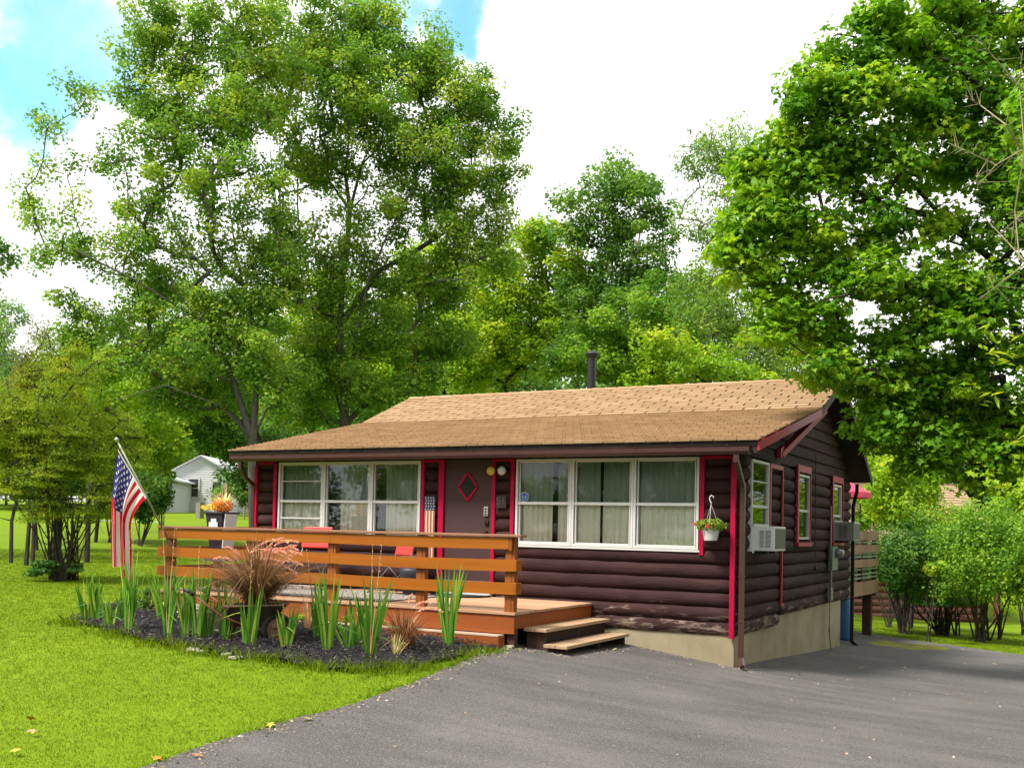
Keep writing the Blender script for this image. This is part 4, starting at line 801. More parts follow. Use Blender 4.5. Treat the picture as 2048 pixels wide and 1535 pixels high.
# ------------------------------------------------------------------ the flag
fg = rootat('flag_on_pole', 'stars and stripes flag hanging from a slanted pole at the left end of the railing', 'flag', (-7.8, -2.4, 1.35))
PB = at(343, 1090, 15.25); PT = at(235, 882, 14.9); pd = PT-PB
b = HB(); b.tube([PB, PT], .0125, 10); b.put('pole', flat('pale_aluminium_pole', (.42, .42, .30), .35, .5), fg, smooth=True)
b = HB(); b.lathe([(.003, -.03), (.025, -.012), (.028, 0), (.02, .02), (.003, .028)], tuple(PT+pd/np.linalg.norm(pd)*.03), 14); b.put('finial', flat('pole_ball', (.6, .6, .5), .3), fg, smooth=True)
b = HB(); b.bar(PB-pd*.02, PB+pd*.05, .032, .032); b.put('bracket', mat_grey, fg)
def flag():
    nu, nv = 190, 104; u = np.linspace(0, 1, nu+1); v = np.linspace(0, 1, nv+1); U, Vv = np.meshgrid(u, v, indexing='ij')
    yh = 898+97*Vv; xh = 236+57*Vv; yend = 1120+38*Vv+6*np.sin(Vv*9); s = 1-(1-U)**1.35
    Y = yh+(yend-yh)*U**.92
    xc = 221+37*Vv+6.5*np.sin(Vv*14+.4)*(.5+.5*U)
    wgt = np.clip(U/.42, 0, 1); wgt = 1-(1-wgt)**(1.2+1.6*Vv); X = xh+(xc-xh)*wgt
    D = .11*wgt*np.cos(Vv*14+.4)*(.35+.65*U)+.02*np.sin(Vv*31+U*6)*wgt; X = X+1.0*np.sin(U*6+Vv*3)*wgt
    Z = 14.95+D+.3*0
    dirs = FW[None, None]+((X-1024)/F_PX)[..., None]*RT-((Y-PY)/F_PX)[..., None]*UP; Pp = (CAM+dirs*Z[..., None]).reshape(-1, 3)
    i = np.arange(nu)[:, None]*(nv+1)+np.arange(nv)[None]; i = i.ravel(); F = np.c_[i, i+1, i+nv+2, i+nv+1]
    uc = ((U[:-1, :-1]+U[1:, 1:])/2).ravel(); vc = ((Vv[:-1, :-1]+Vv[1:, 1:])/2).ravel(); red = (np.floor(vc*13).astype(int) % 2 == 0)
    col = np.where(red[:, None], np.array([[.62, .012, .03]]), np.array([[.88, .85, .82]])); can = (uc < .40) & (vc < 7/13)
    col[can] = (.045, .04, .21); a = uc*1.9; bq = vc; ch = 7/13
    for r_ in range(9):
        for k in range(6 if r_ % 2 == 0 else 5):
            cx_ = .76*((k*2+1+(r_ % 2))/12); cy_ = ch*((r_+1)/10); dx, dy = a-cx_, bq-cy_; rr = np.hypot(dx, dy); th = (np.arctan2(dx, -dy)) % (2*math.pi/5); th = np.minimum(th, 2*math.pi/5-th)
            R_ = .031; inner = .45*R_; bound = R_*inner*math.sin(math.pi/5)/(R_*np.sin(th)+inner*np.sin(math.pi/5-th)+1e-9); col[(rr < bound) & can] = (.78, .77, .78)
    col[(uc < .012)] = (.78, .77, .74)
    M = Mat('flag_cloth', .8, 0, .15); c = M.attr('cloth').outputs['Color']; M.base(c); tr = M.n('ShaderNodeBsdfTranslucent'); M.l(c, tr.inputs[0]); mx = M.n('ShaderNodeMixShader'); mx.inputs[0].default_value = .42; M.l(M.b.outputs[0], mx.inputs[1]); M.l(tr.outputs[0], mx.inputs[2]); M.l(mx.outputs[0], M.t.nodes['Material Output'].inputs['Surface'])
    o = npmesh('cloth', Pp, F, M.m, fg, smooth=True, attrs={'cloth': ('FLOAT_COLOR', 'FACE', np.c_[col, np.ones(len(col))])}); o.matrix_parent_inverse = Matrix.Translation(-fg.location)
flag()
b = HB()
for q in (.06, .52): b.lathe([(.02, -.008), (.02, .008)], tuple(PB+pd*(1-q)), 10)
b.put('flag_ring', mat_white, fg)

# ------------------------------------------------------------------ the flower bed
mat_iris = leaf_mat('sword_leaf', (.030, .115, .012), (.095, .22, .018), (.36, .36, .06), .3)
mat_purple = leaf_mat('purple_grass_blade', (.060, .024, .018), (.15, .075, .042), (.32, .22, .12), .2)
mat_red_g = leaf_mat('red_grass_blade', (.08, .02, .016), (.18, .075, .035), (.34, .22, .10), .25)
mat_plume = leaf_mat('pink_plume', (.46, .17, .17), (.64, .36, .32), (.78, .62, .46), .4)
mat_stalk = leaf_mat('dry_flower_stalk', (.28, .20, .06), (.42, .26, .14), (.5, .3, .25), .2)
irises = [  # px, py of the foot, height in px, blades, lean, extra words
 (176, 1247, 80, 7, .55, 'leftmost sword leaf clump, splayed, at the tip of the mulch bed'), (191, 1248, 92, 9, .2, 'dense upright sword leaf clump just right of the leftmost one'),
 (218, 1259, 62, 9, .35, 'short sword leaf clump left of the tall one near the flag'), (246, 1247, 70, 6, .3, 'thin sword leaf clump tucked behind the tall one near the flag'), (258, 1264, 150, 20, .24, 'tallest and fullest sword leaf clump, right below the flag'),
 (322, 1245, 100, 8, .5, 'loose sword leaf clump in front of the green bush'), (336, 1278, 135, 14, .26, 'tall sword leaf clump in front of the left deck post'), (369, 1280, 120, 5, .12, 'narrow sword leaf clump left of the hose coil'),
 (394, 1281, 128, 14, .25, 'broad sword leaf clump in front of the hose coil'), (414, 1280, 75, 7, .3, 'low sword leaf clump leaning beside the hose coil'), (447, 1281, 120, 13, .2, 'full sword leaf clump left of the wheelbarrow'), (463, 1279, 80, 5, .2, 'short sword leaf clump touching the wheelbarrow tray'),
 (499, 1300, 112, 9, .24, 'sword leaf clump standing right in front of the wheelbarrow'), (572, 1299, 82, 11, .38, 'short sword leaf clump right of the wheelbarrow wheel'), (637, 1285, 122, 11, .2, 'upright sword leaf clump below the second rail post'),
 (655, 1307, 148, 8, .2, 'tall thin sword leaf clump in front of the middle rail post'), (696, 1300, 80, 3, .75, 'few sword leaves leaning far to the left in the middle of the bed'), (715, 1296, 96, 8, .2, 'light green sword leaf clump behind the tallest right one'),
 (740, 1318, 148, 13, .34, 'tall sword leaf clump at the front of the bed right of centre'), (896, 1298, 150, 13, .28, 'rightmost sword leaf clump near the porch steps')]
for i, (px, py, hp, nb, le, lab) in enumerate(irises):
    p = gp(px, py); dist = float((p-CAM) @ FW); h = 1.14*hp*dist/F_PX; r = thing('sword_leaf_plant', lab, 'plant', (p[0], p[1], p[2]), 'sword leaved plants in the flower bed')
    blade_fan(r, 'leaves', mat_iris, (p[0], p[1], p[2]+.01), nb+13, h, .036, le*.85, .25, 7, .0, .9, fan=YAW+RNG.normal(0, .25), r0=.05, hj=.5)
    if hp > 85 and i % 2 == 0:
        b = HB(); q = np.array(p); dx = RNG.normal(0, .10); dy = RNG.normal(0, .05)
        for s2 in range(1 if hp < 130 else 2):
            e = q+np.array([dx+RNG.normal(0, .06), dy, h*RNG.uniform(1.15, 1.5)]); b.tube([q, (q+e)/2+np.array([dx*.1, 0, .05]), e], [.005, .004, .002], 5)
            for t in np.linspace(.66, 1, 7): c = q+(e-q)*t; b.cur = .9; b.lathe([(.001, -.010), (.0065, 0), (.001, .010)], (c[0]+RNG.normal(0, .008), c[1], c[2]), 5)
        o = b.build('flower_stalk', mat_stalk, None, tint=True); o.parent = r; o.matrix_parent_inverse = Matrix.Translation(-r.location)
def plume(c, d, L, r, n, rng=RNG):
    """an arching seed head: many short hairs round a curved stalk"""
    t = rng.uniform(0, 1, n); d = np.array(d, float); P0 = np.array(c)
    curve = lambda t: P0+d*L*t[:, None]+np.array([0, 0, -1])*(.55*L*t[:, None]**2)+np.array([0, 0, .25*L])*t[:, None]
    C = curve(t); rad = rng.normal(0, 1, (n, 3)); rad /= np.linalg.norm(rad, axis=1)[:, None]
    return leaves(C+rad*r*.5*(1-.6*t[:, None]), np.cross(rad, d), .036, rng.uniform(.2, 1, n), 'lance', jit=.2)
def purple_grass(p, h, n, label, plumes, mat, spread, cat='ornamental grass'):
    r = thing('ornamental_grass', label, cat, tuple(p), 'purple ornamental grasses'); blade_fan(r, 'blades', mat, p, n, h, .0095, spread, .9, 8, 0, 1, r0=.10, hj=.45)
    blade_fan(r, 'dry_stems', mat_stalk, p, n//22, h*1.15, .006, spread*.75, .6, 7, 0, 1, r0=.10, hj=.4)
    parts = []
    for (dx, dz, L, a) in plumes:
        base = np.array(p)+RT*dx+np.array([0, 0, dz]); d = RT*math.cos(a)+np.array([0, 0, 1])*math.sin(a)-FW*.15; parts.append(plume(base, d, L*1.15, .018, 110))
    if parts: leaf_obj('plume', parts, mat_plume, r)
    return r
# wheelbarrow
wbp = gp(512, 1282); wd = float((wbp-CAM) @ FW)
wb = rootat('wheelbarrow', 'rusty old wheelbarrow planted with tall purple grass', 'wheelbarrow', wbp); AX = RT*np.array([1, 1, 0])/np.linalg.norm(RT[:2]); AY = np.cross((0, 0, 1), AX)
def L3(x, y, z): return tuple(wbp+AX*x*.76+AY*y*.8+np.array([0, 0, 1])*z*.82)
b = HB(); o8 = [(-.42, -.28, .50), (.43, -.26, .53), (.43, .26, .53), (-.42, .28, .50)]; i8 = [(-.30, -.18, .22), (.16, -.14, .20), (.16, .14, .20), (-.30, .18, .22)]
b.v += [L3(*q) for q in i8]+[L3(*q) for q in o8]+[L3(x*.93, y*.9, z+.0) for x, y, z in o8]+[L3(x*.9, y*.9, z+.03) for x, y, z in i8]
for k in range(4): j = (k+1) % 4; b.f += [(k, j, 4+j, 4+k), (4+k, 4+j, 8+j, 8+k), (8+k, 8+j, 12+j, 12+k)]; b.t += [.5]*3
b.f += [(0, 1, 2, 3), (12, 13, 14, 15)]; b.t += [.5]*2; b.put('tray', flat('dark_rusted_tray', (.05, .025, .018), .75, .2, var=.6, scale=9, bump=.4), wb)
b = HB(); b.tube([L3(*q) for q in o8]+[L3(*o8[0])], .013, 8); b.put('rim', flat('worn_rim_paint', (.22, .12, .09), .6, var=.4), wb, smooth=True)
b = HB(); b.v += [L3(x*.9, y*.88, .47) for x, y, z in o8]; b.f.append((0, 1, 2, 3)); b.t.append(.5); b.put('soil', mat_mulch, wb)
wc = np.array(L3(.34, -.12, .20))
def wheel(b, rad, prof, n=28):
    v0 = len(b.v)
    for r_, w_ in prof:
        for k in range(n): a = 2*math.pi*k/n; b.v.append(tuple(wc+(AX*.86+AY*.5)*rad*r_*math.cos(a)+np.array([0, 0, 1])*rad*r_*math.sin(a)+(AY*.86-AX*.5)*w_))
    m = len(prof)
    for i in range(m):
        for k in range(n): a = v0+i*n+k; q = v0+i*n+(k+1) % n; c = v0+((i+1) % m)*n; b.f.append((a, q, c+(k+1) % n, c+k)); b.t.append(.5)
b = HB(); wheel(b, .175, [(.72, -.035), (.9, -.045), (1, -.02), (1, .02), (.9, .045), (.72, .035)]); wh = b.put('wheel', mat_rubber, wb, smooth=True)
b = HB(); wheel(b, .175, [(.70, -.03), (.74, -.038), (.74, .038), (.70, .03)]); wheel(b, .175, [(.08, -.03), (.70, -.006), (.70, .006), (.08, .03)]); b.put('rim', flat('rusty_rim', (.30, .16, .11), .75, var=.5, scale=20), wh)
for sy in (-1, 1):
    b = HB(); b.tube([L3(.34, sy*.05-.12, .20), L3(-.05, sy*.17, .21), L3(-.45, sy*.26, .36), L3(-.88, sy*.30, .66)], .012, 8); b.put('handle', flat('red_handle_paint', (.22, .07, .035), .6, var=.3), wb, smooth=True)
    b = HB(); b.tube([L3(-.86, sy*.30, .645), L3(-1.0, sy*.31, .73)], .021, 10); b.put('grip', mat_black, wb, smooth=True)
    b = HB(); b.tube([L3(-.30, sy*.2, .30), L3(-.34, sy*.22, .0), L3(-.16, sy*.2, .2)], .011, 6); b.put('leg', mat_rust, wb)
gpos = np.array(L3(.0, 0, .48))
pl_ = [(-.10+.045*k, .62+.05*math.sin(k*1.7), RNG.uniform(.25, .42), RNG.uniform(.2, 1.0)) for k in range(8)]+[(.02+.03*k, .55+.07*math.sin(k*2.2), RNG.uniform(.25, .40), RNG.uniform(-.1, .6)) for k in range(6)]+[(-.22, .60, .2, 2.4), (-.28, .52, .22, 2.7)]
purple_grass(gpos, .86, 1000, 'big fountain of purple brown grass with pink plumes growing in the wheelbarrow', pl_, mat_purple, 1.1)
C_, N_ = ball(tuple(gpos+RT*.10+np.array([0, 0, .02])), (.26, .2, .09), 650); leaf_obj('undergrowth', [leaves(C_, N_, .03, RNG.uniform(0, 1, 650), 'lance')], leaf_mat('low_dark_leaf', (.02, .06, .012), (.06, .13, .03)), wb)
pg = gp(806, 1303); purple_grass(tuple(pg), .52, 330, 'smaller reddish brown grass tuft in the right half of the bed', [(.10, .50, .22, .5), (.16, .45, .26, .3), (.05, .55, .12, 1.3)], mat_red_g, .55)
# low plants
def bush(name, label, cat, px, py, z, rpx, rpy, n, size, mat, group=None, shape='rhomb', rd=None, stems=5):
    """small leafy plant whose crown shows round px, py"""
    c = at(px, py, z); k = z/F_PX; g_ = g1(c[0], c[1]); r = thing(name, label, cat, (c[0], c[1], g_), group)
    a, bz = rpx*k, rpy*k; m = max(4, n//130); CC, ND = ball(c, (a*.8, (rd or a)*.8, bz*.8), m, lo=.2); CC = CC+RNG.normal(0, .13, CC.shape)*np.array([a, a, bz]); pr_ = []
    for q in range(m):
        nn = n//m; Cq, Nq = ball(CC[q], (a*.32*RNG.uniform(.6, 1.5), a*.34, bz*.30*RNG.uniform(.6, 1.5)), nn, lo=.2); pr_.append(leaves(Cq, Nq+np.array([0, 0, .5]), size, np.clip(RNG.uniform(0, 1)+RNG.normal(0, .12, nn), 0, 1), shape))
    leaf_obj('foliage', pr_, mat, r); b = HB()
    for q in range(min(stems, m)): e = CC[q]; b.tube([(c[0]+RNG.normal(0, .05*a), c[1], g_-.02), ((c[0]+e[0])/2+RNG.normal(0, .1*a), (c[1]+e[1])/2, (g_+e[2])/2), tuple(e)], [.012+.01*a, .008+.007*a, .004], 6)
    b.put('stem', mat_bark_d, r); return r
mat_bark_d = bark_mat('dark_bark', (.022, .018, .014), (.075, .06, .05)); mat_bark_g = bark_mat('grey_bark', (.055, .05, .045), (.16, .145, .125))
mat_bushg = leaf_mat('bush_leaf', (.03, .085, .01), (.10, .19, .02), (.20, .26, .03)); mat_weed = leaf_mat('lime_weed_leaf', (.13, .24, .01), (.30, .36, .03), (.40, .36, .05))
bush('garden_bush', 'leafy green bush left of the hose coil in the bed', 'bush', 300, 1200, 14.7, 34, 42, 1500, .035, mat_bushg)
bush('garden_bush', 'small yellow green bush right behind the wheelbarrow wheel', 'bush', 598, 1240, 13.8, 34, 26, 900, .035, mat_weed)
bush('low_plant', 'low yellow green plant with pale stems in front of the red grass tuft', 'plant', 778, 1300, 12.2, 26, 14, 350, .035, mat_weed, shape='lance')
bush('low_plant', 'lime green weed patch left of the hose coil at the bed edge', 'plant', 292, 1250, 14.3, 20, 12, 350, .03, mat_weed)
bush('low_plant', 'yellowish low plant between the middle sword leaf clumps', 'plant', 690, 1252, 13.2, 26, 22, 500, .03, mat_weed)
dg = gp(790, 1314); rdg = thing('dry_grass_tuft', 'tuft of bleached dry stems at the front of the bed', 'plant', tuple(dg)); blade_fan(rdg, 'stems', leaf_mat('straw_blade', (.34, .28, .12), (.55, .46, .25)), tuple(dg), 26, .26, .010, .8, .2, 5)
dg = gp(470, 1240); rdg = thing('dry_grass_tuft', 'thin pale stems standing among the sword leaves left of the wheelbarrow', 'plant', tuple(dg)); blade_fan(rdg, 'stems', mat_stalk, tuple(dg), 46, .75, .007, .45, .2, 6)
dg = gp(615, 1262); rdg = thing('dry_grass_tuft', 'pinkish dry stems standing right of the wheelbarrow', 'plant', tuple(dg)); blade_fan(rdg, 'stems', mat_stalk, tuple(dg), 40, .5, .007, .55, .2, 6)
# hose coil
hp_ = gp(384, 1238); hc = rootat('garden_hose', 'pale coiled garden hose lying on the bed by the deck', 'hose', hp_); b = HB()
b.tube([(hp_[0]+(.17+.02*math.sin(a*.37))*math.cos(a), hp_[1]+(.17+.02*math.cos(a*.29))*math.sin(a), hp_[2]+.03+.011*a/3.14+.01*math.sin(a*1.3)) for a in np.linspace(0, 14*math.pi, 220)], .0115, 7); b.put('coil', flat('cream_hose', (.50, .45, .34), .5), hc, smooth=True)
# edging stones
def stone(px, py, s, label):
    p = gp(px, py); bm = bmesh.new(); bmesh.ops.create_icosphere(bm, subdivisions=3, radius=1)
    sc_ = np.array([s*RNG.uniform(.9, 1.3), s*RNG.uniform(.6, .9), s*RNG.uniform(.22, .34)]); ph = RNG.uniform(0, 6, 3)
    for v in bm.verts: f_ = 1+.14*math.sin(v.co.x*3+ph[0])+.12*math.sin(v.co.y*4+ph[1])+.05*math.sin(v.co.z*7+v.co.x*6+ph[2]); v.co = Vector((max(-.8, min(.8, v.co.x))*sc_[0]*f_, max(-.8, min(.8, v.co.y))*sc_[1]*f_, max(-.6, min(.7, v.co.z))*sc_[2]*f_))
    me = bpy.data.meshes.new('edging_stone'); bm.to_mesh(me); bm.free(); me.shade_smooth(); me.materials.append(mat_stone); o = bpy.data.objects.new('edging_stone', me); COL.objects.link(o); o.location = Vector(p)+Vector((0, 0, .02)); o.rotation_euler = (0, 0, RNG.uniform(0, 6)); tag(o, label, 'stone', 'stones edging the flower bed')
mat_stone = flat('pale_field_stone', (.36, .33, .25), .9, var=.3, scale=6, bump=.5)
for px, py, s, lab in ((386, 1303, .10, 'leftmost flat pale stone along the front edge of the bed'), (404, 1306, .08, 'small flat pale stone next to the leftmost edging stone'), (455, 1312, .09, 'flat stone at the bed edge below the wheelbarrow'), (470, 1318, .07, 'small pale stone at the bed edge just right of the wheelbarrow stone'), (501, 1298, .05, 'pebble at the foot of the sword leaves before the wheelbarrow'),
                       (1010, 1296, .12, 'pale stone at the right tip of the bed by the steps'), (962, 1304, .09, 'pale stone in the grass near the right tip of the bed'), (432, 1266, .11, 'rounded grey stone left of the wheelbarrow legs'), (930, 1300, .06, 'small stone behind the grass near the right tip of the bed')): stone(px, py, s, lab)
# fallen leaves
def litter():
    V, F, t, k = leaves(np.zeros((1, 3)), np.array([[0, 0, 1.]]), .07, np.array([.5]), 'maple', jit=.05); protos = []
    for nm, c in (('orange', (.62, .24, .03)), ('tan', (.42, .30, .14)), ('yellow', (.55, .42, .05))):
        me = bpy.data.meshes.new('fallen_leaf'); me.from_pydata([tuple(v) for v in V], [], [tuple(F[0])]); me.materials.append(flat(nm+'_dead_leaf', c, .8)); protos.append(me)
    spots = [((395, 1521), 0, 'orange fallen leaf near the bottom edge of the lawn beside the asphalt'), ((313, 1528), 0, 'orange fallen leaf at the very bottom of the lawn'), ((62, 1447), 0, 'orange fallen leaf in the lower left of the lawn'), ((64, 1473), 1, 'tan fallen leaf in the lower left of the lawn'), ((540, 1460), 2, 'yellow fallen leaf on the lawn edge'),
             ((615, 1446), 1, 'tan fallen leaf on the lawn edge halfway along'), ((1228, 1302), 1, 'pale fallen leaf on the asphalt by the steps'), ((1722, 1338), 1, 'tan fallen leaf on the asphalt beside the foundation'), ((1810, 1338), 1, 'tan fallen leaf on the shaded asphalt'), ((1842, 1297), 2, 'yellow fallen leaf on the asphalt behind the cabin'),
             ((1925, 1300), 1, 'tan fallen leaf at the far edge of the asphalt'), ((1662, 1310), 1, 'tan fallen leaf under the meter'), ((30, 1512), 2, 'yellow fallen leaf in the bottom left corner of the lawn'), ((1990, 1330), 2, 'yellow fallen leaf on the asphalt at the right'), ((1600, 1352), 1, 'tan fallen leaf near the front downspout')]
    for (px, py), k_, lab in spots:
        p = gp(px, py); o = bpy.data.objects.new('fallen_leaf', protos[k_]); COL.objects.link(o); o.location = (p[0], p[1], g1(p[0], p[1])+(.045 if px < 700 else .032)); o.rotation_euler = (RNG.normal(0, .2), RNG.normal(0, .2), RNG.uniform(0, 6)); tag(o, lab, 'leaf', 'fallen leaves')
litter()

# ------------------------------------------------------------------ trees
def grow(starts, targets, rng, seglen=.9, up=.25, wander=.10, rtip=.012, gam=2.3, rtrunk=None):
    """branch skeleton: starts = list of trunk polylines (first one is the main trunk); each target joins the nearest sensible node"""
    P_ = []; par = []
    for poly in starts:
        prev = -1
        poly = [np.array(q, float) for q in poly]
        if len(P_):
            d = [np.linalg.norm(p-poly[0]) for p in P_]; prev = int(np.argmin(d))
        for a, b in zip(poly, poly[1:]+[None]):
            if prev < 0 or np.linalg.norm(P_[prev]-a) > .02: P_.append(a); par.append(prev); prev = len(P_)-1
            if b is None: break
            k = max(1, int(np.linalg.norm(b-a)/seglen))
            for j in range(1, k):
                P_.append(a+(b-a)*j/k+rng.normal(0, wander*.35, 3)); par.append(prev); prev = len(P_)-1
    root = P_[0]; T_ = sorted(targets, key=lambda t: np.linalg.norm(t-root)); ends = []
    for t in T_:
        A = np.array(P_); d = t-A; L = np.linalg.norm(d, axis=1); cost = L+np.maximum(0, -(d[:, 2]))*1.2+.12*np.linalg.norm(A-root, axis=1)
        i = int(np.argmin(cost)); a = P_[i]; k = max(1, int(math.ceil(L[i]/seglen))); prev = i
        for j in range(1, k+1):
            s = j/k; q = a+(t-a)*s+np.array([0, 0, 1])*up*L[i]*.5*math.sin(math.pi*s)*.5+(rng.normal(0, wander, 3) if j < k else 0)
            P_.append(q); par.append(prev); prev = len(P_)-1
        ends.append(prev)
    n = len(P_); w = np.zeros(n)
    haschild = np.zeros(n, bool)
    for p in par:
        if p >= 0: haschild[p] = True
    w[~haschild] = 1
    for i in range(n-1, -1, -1):
        if par[i] >= 0: w[par[i]] += w[i]
    r = rtip*np.maximum(w, 1)**(1/gam)
    if rtrunk: r = np.minimum(r, r.max())*(rtrunk/r.max()) if r.max() > rtrunk else r*1.0
    return np.array(P_), par, np.maximum(r, .006)
def skin(P_, par, r, n=6):
    V = []; F = []; a = np.arange(n)*2*math.pi/n
    for i, p in enumerate(par):
        if p < 0: continue
        d = P_[i]-P_[p]; L = np.linalg.norm(d)
        if L < 1e-4: continue
        d = d/L; ref = np.array([0, 0, 1.]) if abs(d[2]) < .9 else np.array([1., 0, 0]); x = np.cross(d, ref); x /= np.linalg.norm(x); y = np.cross(d, x)
        rp = min(r[p], r[i]*1.35+.01); v0 = len(V)*n
        for c, rr in ((P_[p]-d*rp*.25, rp), (P_[i], r[i])): V.append(c+(x*np.cos(a)[:, None]+y*np.sin(a)[:, None])*rr)
        k = np.arange(n); F.append(np.c_[v0+k, v0+(k+1) % n, v0+n+(k+1) % n, v0+n+k])
    return np.concatenate(V), np.concatenate(F)
DM = 2.1; LS = .80
def tree(name, label, cat, base, lobes, z, leaf, mat, bark, dens=1., rad=.42, per=60, trunks=None, shape='rhomb', seed=1, flat_=.75, depth=1., droop=0., rtrunk=.3, group=None, twig=True, up=.3, base_z=None, tint0=(0, 1), asp=.62, zoff=None):
    """crown lobes are (px, py, rx_px, ry_px, density) seen at distance z; every lobe is an ellipsoid of real depth"""
    rng = np.random.default_rng(seed); k = z/F_PX; cl = []; cr = []
    for li, L in enumerate(lobes):
        px, py, rx, ry = L[:4]; de = L[4] if len(L) > 4 else 1.; dz = L[5] if len(L) > 5 else rng.normal(0, .12)*rx*k*depth*2
        zz = z+dz; c = at(px, py, zz); a, b_ = rx*k, ry*k; dd = max(a, b_*.8)*depth; n = max(3, int(dens*1.3*de*math.pi*a*b_/(rad*rad)*1.15+2))
        d = rng.normal(0, 1, (n, 3)); d /= np.linalg.norm(d, axis=1)[:, None]; q = rng.uniform(.0, 1, n)**.42
        cl.append(c+(RT*(d[:, :1]*a)+np.array([0, 0, 1])*(d[:, 1:2]*b_)+FW*(d[:, 2:]*dd))*q[:, None]); cr.append(np.full(n, 1.))
    C_ = np.concatenate(cl); base = np.array(base, float); n = len(C_)
    P_, par, r = grow(trunks or [[base, base+(C_.mean(0)-base)*.35+np.array([0, 0, .3])]], list(C_), rng, up=up, rtrunk=rtrunk, wander=rad*.25)
    V, F = skin(P_, par, r); root = thing(name, label, cat, tuple(base), group)
    parts = []; TV = []; leaf = leaf*LS
    for i in range(n):
        m = int(per*DM*rng.uniform(.6, 1.4)); rr = rad*rng.uniform(.65, 1.25); d = rng.normal(0, 1, (m, 3)); d /= np.linalg.norm(d, axis=1)[:, None]
        Q = C_[i]+d*np.array([rr, rr, rr*flat_])*(rng.uniform(.15, 1, m)**.5)[:, None]; Q[:, 2] -= droop*rr*np.hypot(d[:, 0], d[:, 1])**2
        t = np.clip(rng.uniform(*tint0)+rng.normal(0, .10, m), 0, 1); parts.append(leaves(Q, d*.55+np.array([0, 0, .75]), leaf, t, shape, rng, .55, droop*1.2, asp))
        if twig:
            for j in rng.integers(0, m, 4): TV.append((C_[i], Q[j]))
    if TV:
        A = np.array([t[0] for t in TV]); B = np.array([t[1] for t in TV]); d = B-A; s = np.cross(d, [0, 0, 1.]); s /= np.linalg.norm(s, axis=1)[:, None]+1e-9; u2 = np.cross(s, d); u2 /= np.linalg.norm(u2, axis=1)[:, None]+1e-9; w = .007
        tv = np.stack([A+s*w, A-s*w*.5+u2*w, A-s*w*.5-u2*w, B], 1).reshape(-1, 3); q = np.arange(len(A))[:, None]*4
        tf = np.concatenate([q+np.array([0, 1, 3, 3]), q+np.array([1, 2, 3, 3]), q+np.array([2, 0, 3, 3])])
        tf3 = tf[:, :3]; 
        V2 = np.concatenate([V, tv]); me = bpy.data.meshes.new('trunk'); me.from_pydata(V2.tolist(), [], F.tolist()+(tf3+len(V)).tolist()); me.materials.append(bark); me.shade_smooth(); o = bpy.data.objects.new('trunk', me); COL.objects.link(o); o.parent = root
    else: o = npmesh('trunk', V, F, bark, root, smooth=True)
    o.matrix_parent_inverse = Matrix.Translation(-root.location); leaf_obj('crown', parts, mat, root); return root
def foot(px, z, drop=.15):
    """ground point at distance z in the direction of px"""
    p = at(px, 1100, z); return np.array([p[0], p[1], g1(p[0], p[1])-drop])
lm_maple = leaf_mat('maple_leaf_mid', (.060, .145, .014), (.145, .265, .026), (.30, .32, .035), .48)
lm_deep = leaf_mat('leaf_deep_green', (.042, .115, .018), (.098, .205, .030), (.19, .27, .035), .46)
lm_yel = leaf_mat('leaf_yellow_green', (.085, .185, .008), (.195, .315, .012), (.36, .37, .02), .46)
lm_near = leaf_mat('near_maple_leaf', (.040, .135, .005), (.140, .280, .008), (.30, .38, .015), .48)
lm_near_w = leaf_mat('fresh_green_leaf', (.05, .14, .012), (.13, .255, .02), (.26, .33, .03), .46)
lm_ash = leaf_mat('ash_leaf', (.065, .145, .020), (.145, .25, .035), (.26, .32, .06), .44)
lm_olive = leaf_mat('feathery_olive_leaf', (.080, .135, .008), (.175, .25, .012), (.33, .31, .02), .46)
lm_rust = leaf_mat('cedar_leaf', (.06, .08, .012), (.16, .16, .02), (.36, .19, .03), .42)
lm_blue = leaf_mat('pale_leaf', (.09, .18, .08), (.17, .27, .11), (.25, .34, .14), .42)
lm_dark = leaf_mat('dark_shrub_leaf', (.026, .085, .014), (.070, .155, .024), (.15, .22, .03), .42)  # darkest leaf green, used for bushes, undergrowth and low woods

# big maple left of the chimney line, limbs spreading left
fA = foot(512, 27); TA = [[fA, at(505, 880, 27)], [at(505, 880, 27), at(470, 770, 27), at(400, 640, 26.6), at(330, 560, 26.2)], [at(505, 880, 27), at(525, 700, 27.3), at(560, 480, 27.6), at(540, 300, 27.8)], [at(505, 880, 27), at(440, 810, 26), at(330, 770, 25.4), at(230, 800, 25)],
      [at(470, 770, 27), at(380, 520, 27.4), at(300, 300, 27.6)], [at(400, 640, 26.6), at(270, 560, 26), at(150, 500, 25.6)], [at(525, 700, 27.3), at(470, 500, 28), at(440, 250, 28.4)]]
LA = [(340, 110, 110, 95), (470, 50, 130, 100), (300, 20, 60, 60, .8), (235, 190, 75, 75, .32), (160, 190, 45, 55, .26), (410, 250, 150, 110, .95), (300, 300, 90, 60, .5), (100, 260, 55, 45, .2), (70, 350, 50, 35, .16), (180, 330, 70, 60, .2), (130, 430, 90, 55, .22), (60, 430, 40, 30, .14), (330, 400, 120, 70, .8), (230, 500, 120, 50, .75), (120, 510, 60, 35, .5),
      (110, 590, 60, 35, .22), (210, 640, 90, 45, .6), (400, 540, 150, 90, .7), (320, 660, 120, 60), (450, 690, 110, 80), (260, 740, 110, 50), (380, 790, 110, 55), (530, 600, 90, 80, .8), (520, 180, 90, 110), (490, 380, 110, 90, .6), (560, 760, 70, 60, .8), (150, 690, 60, 40, .8)]
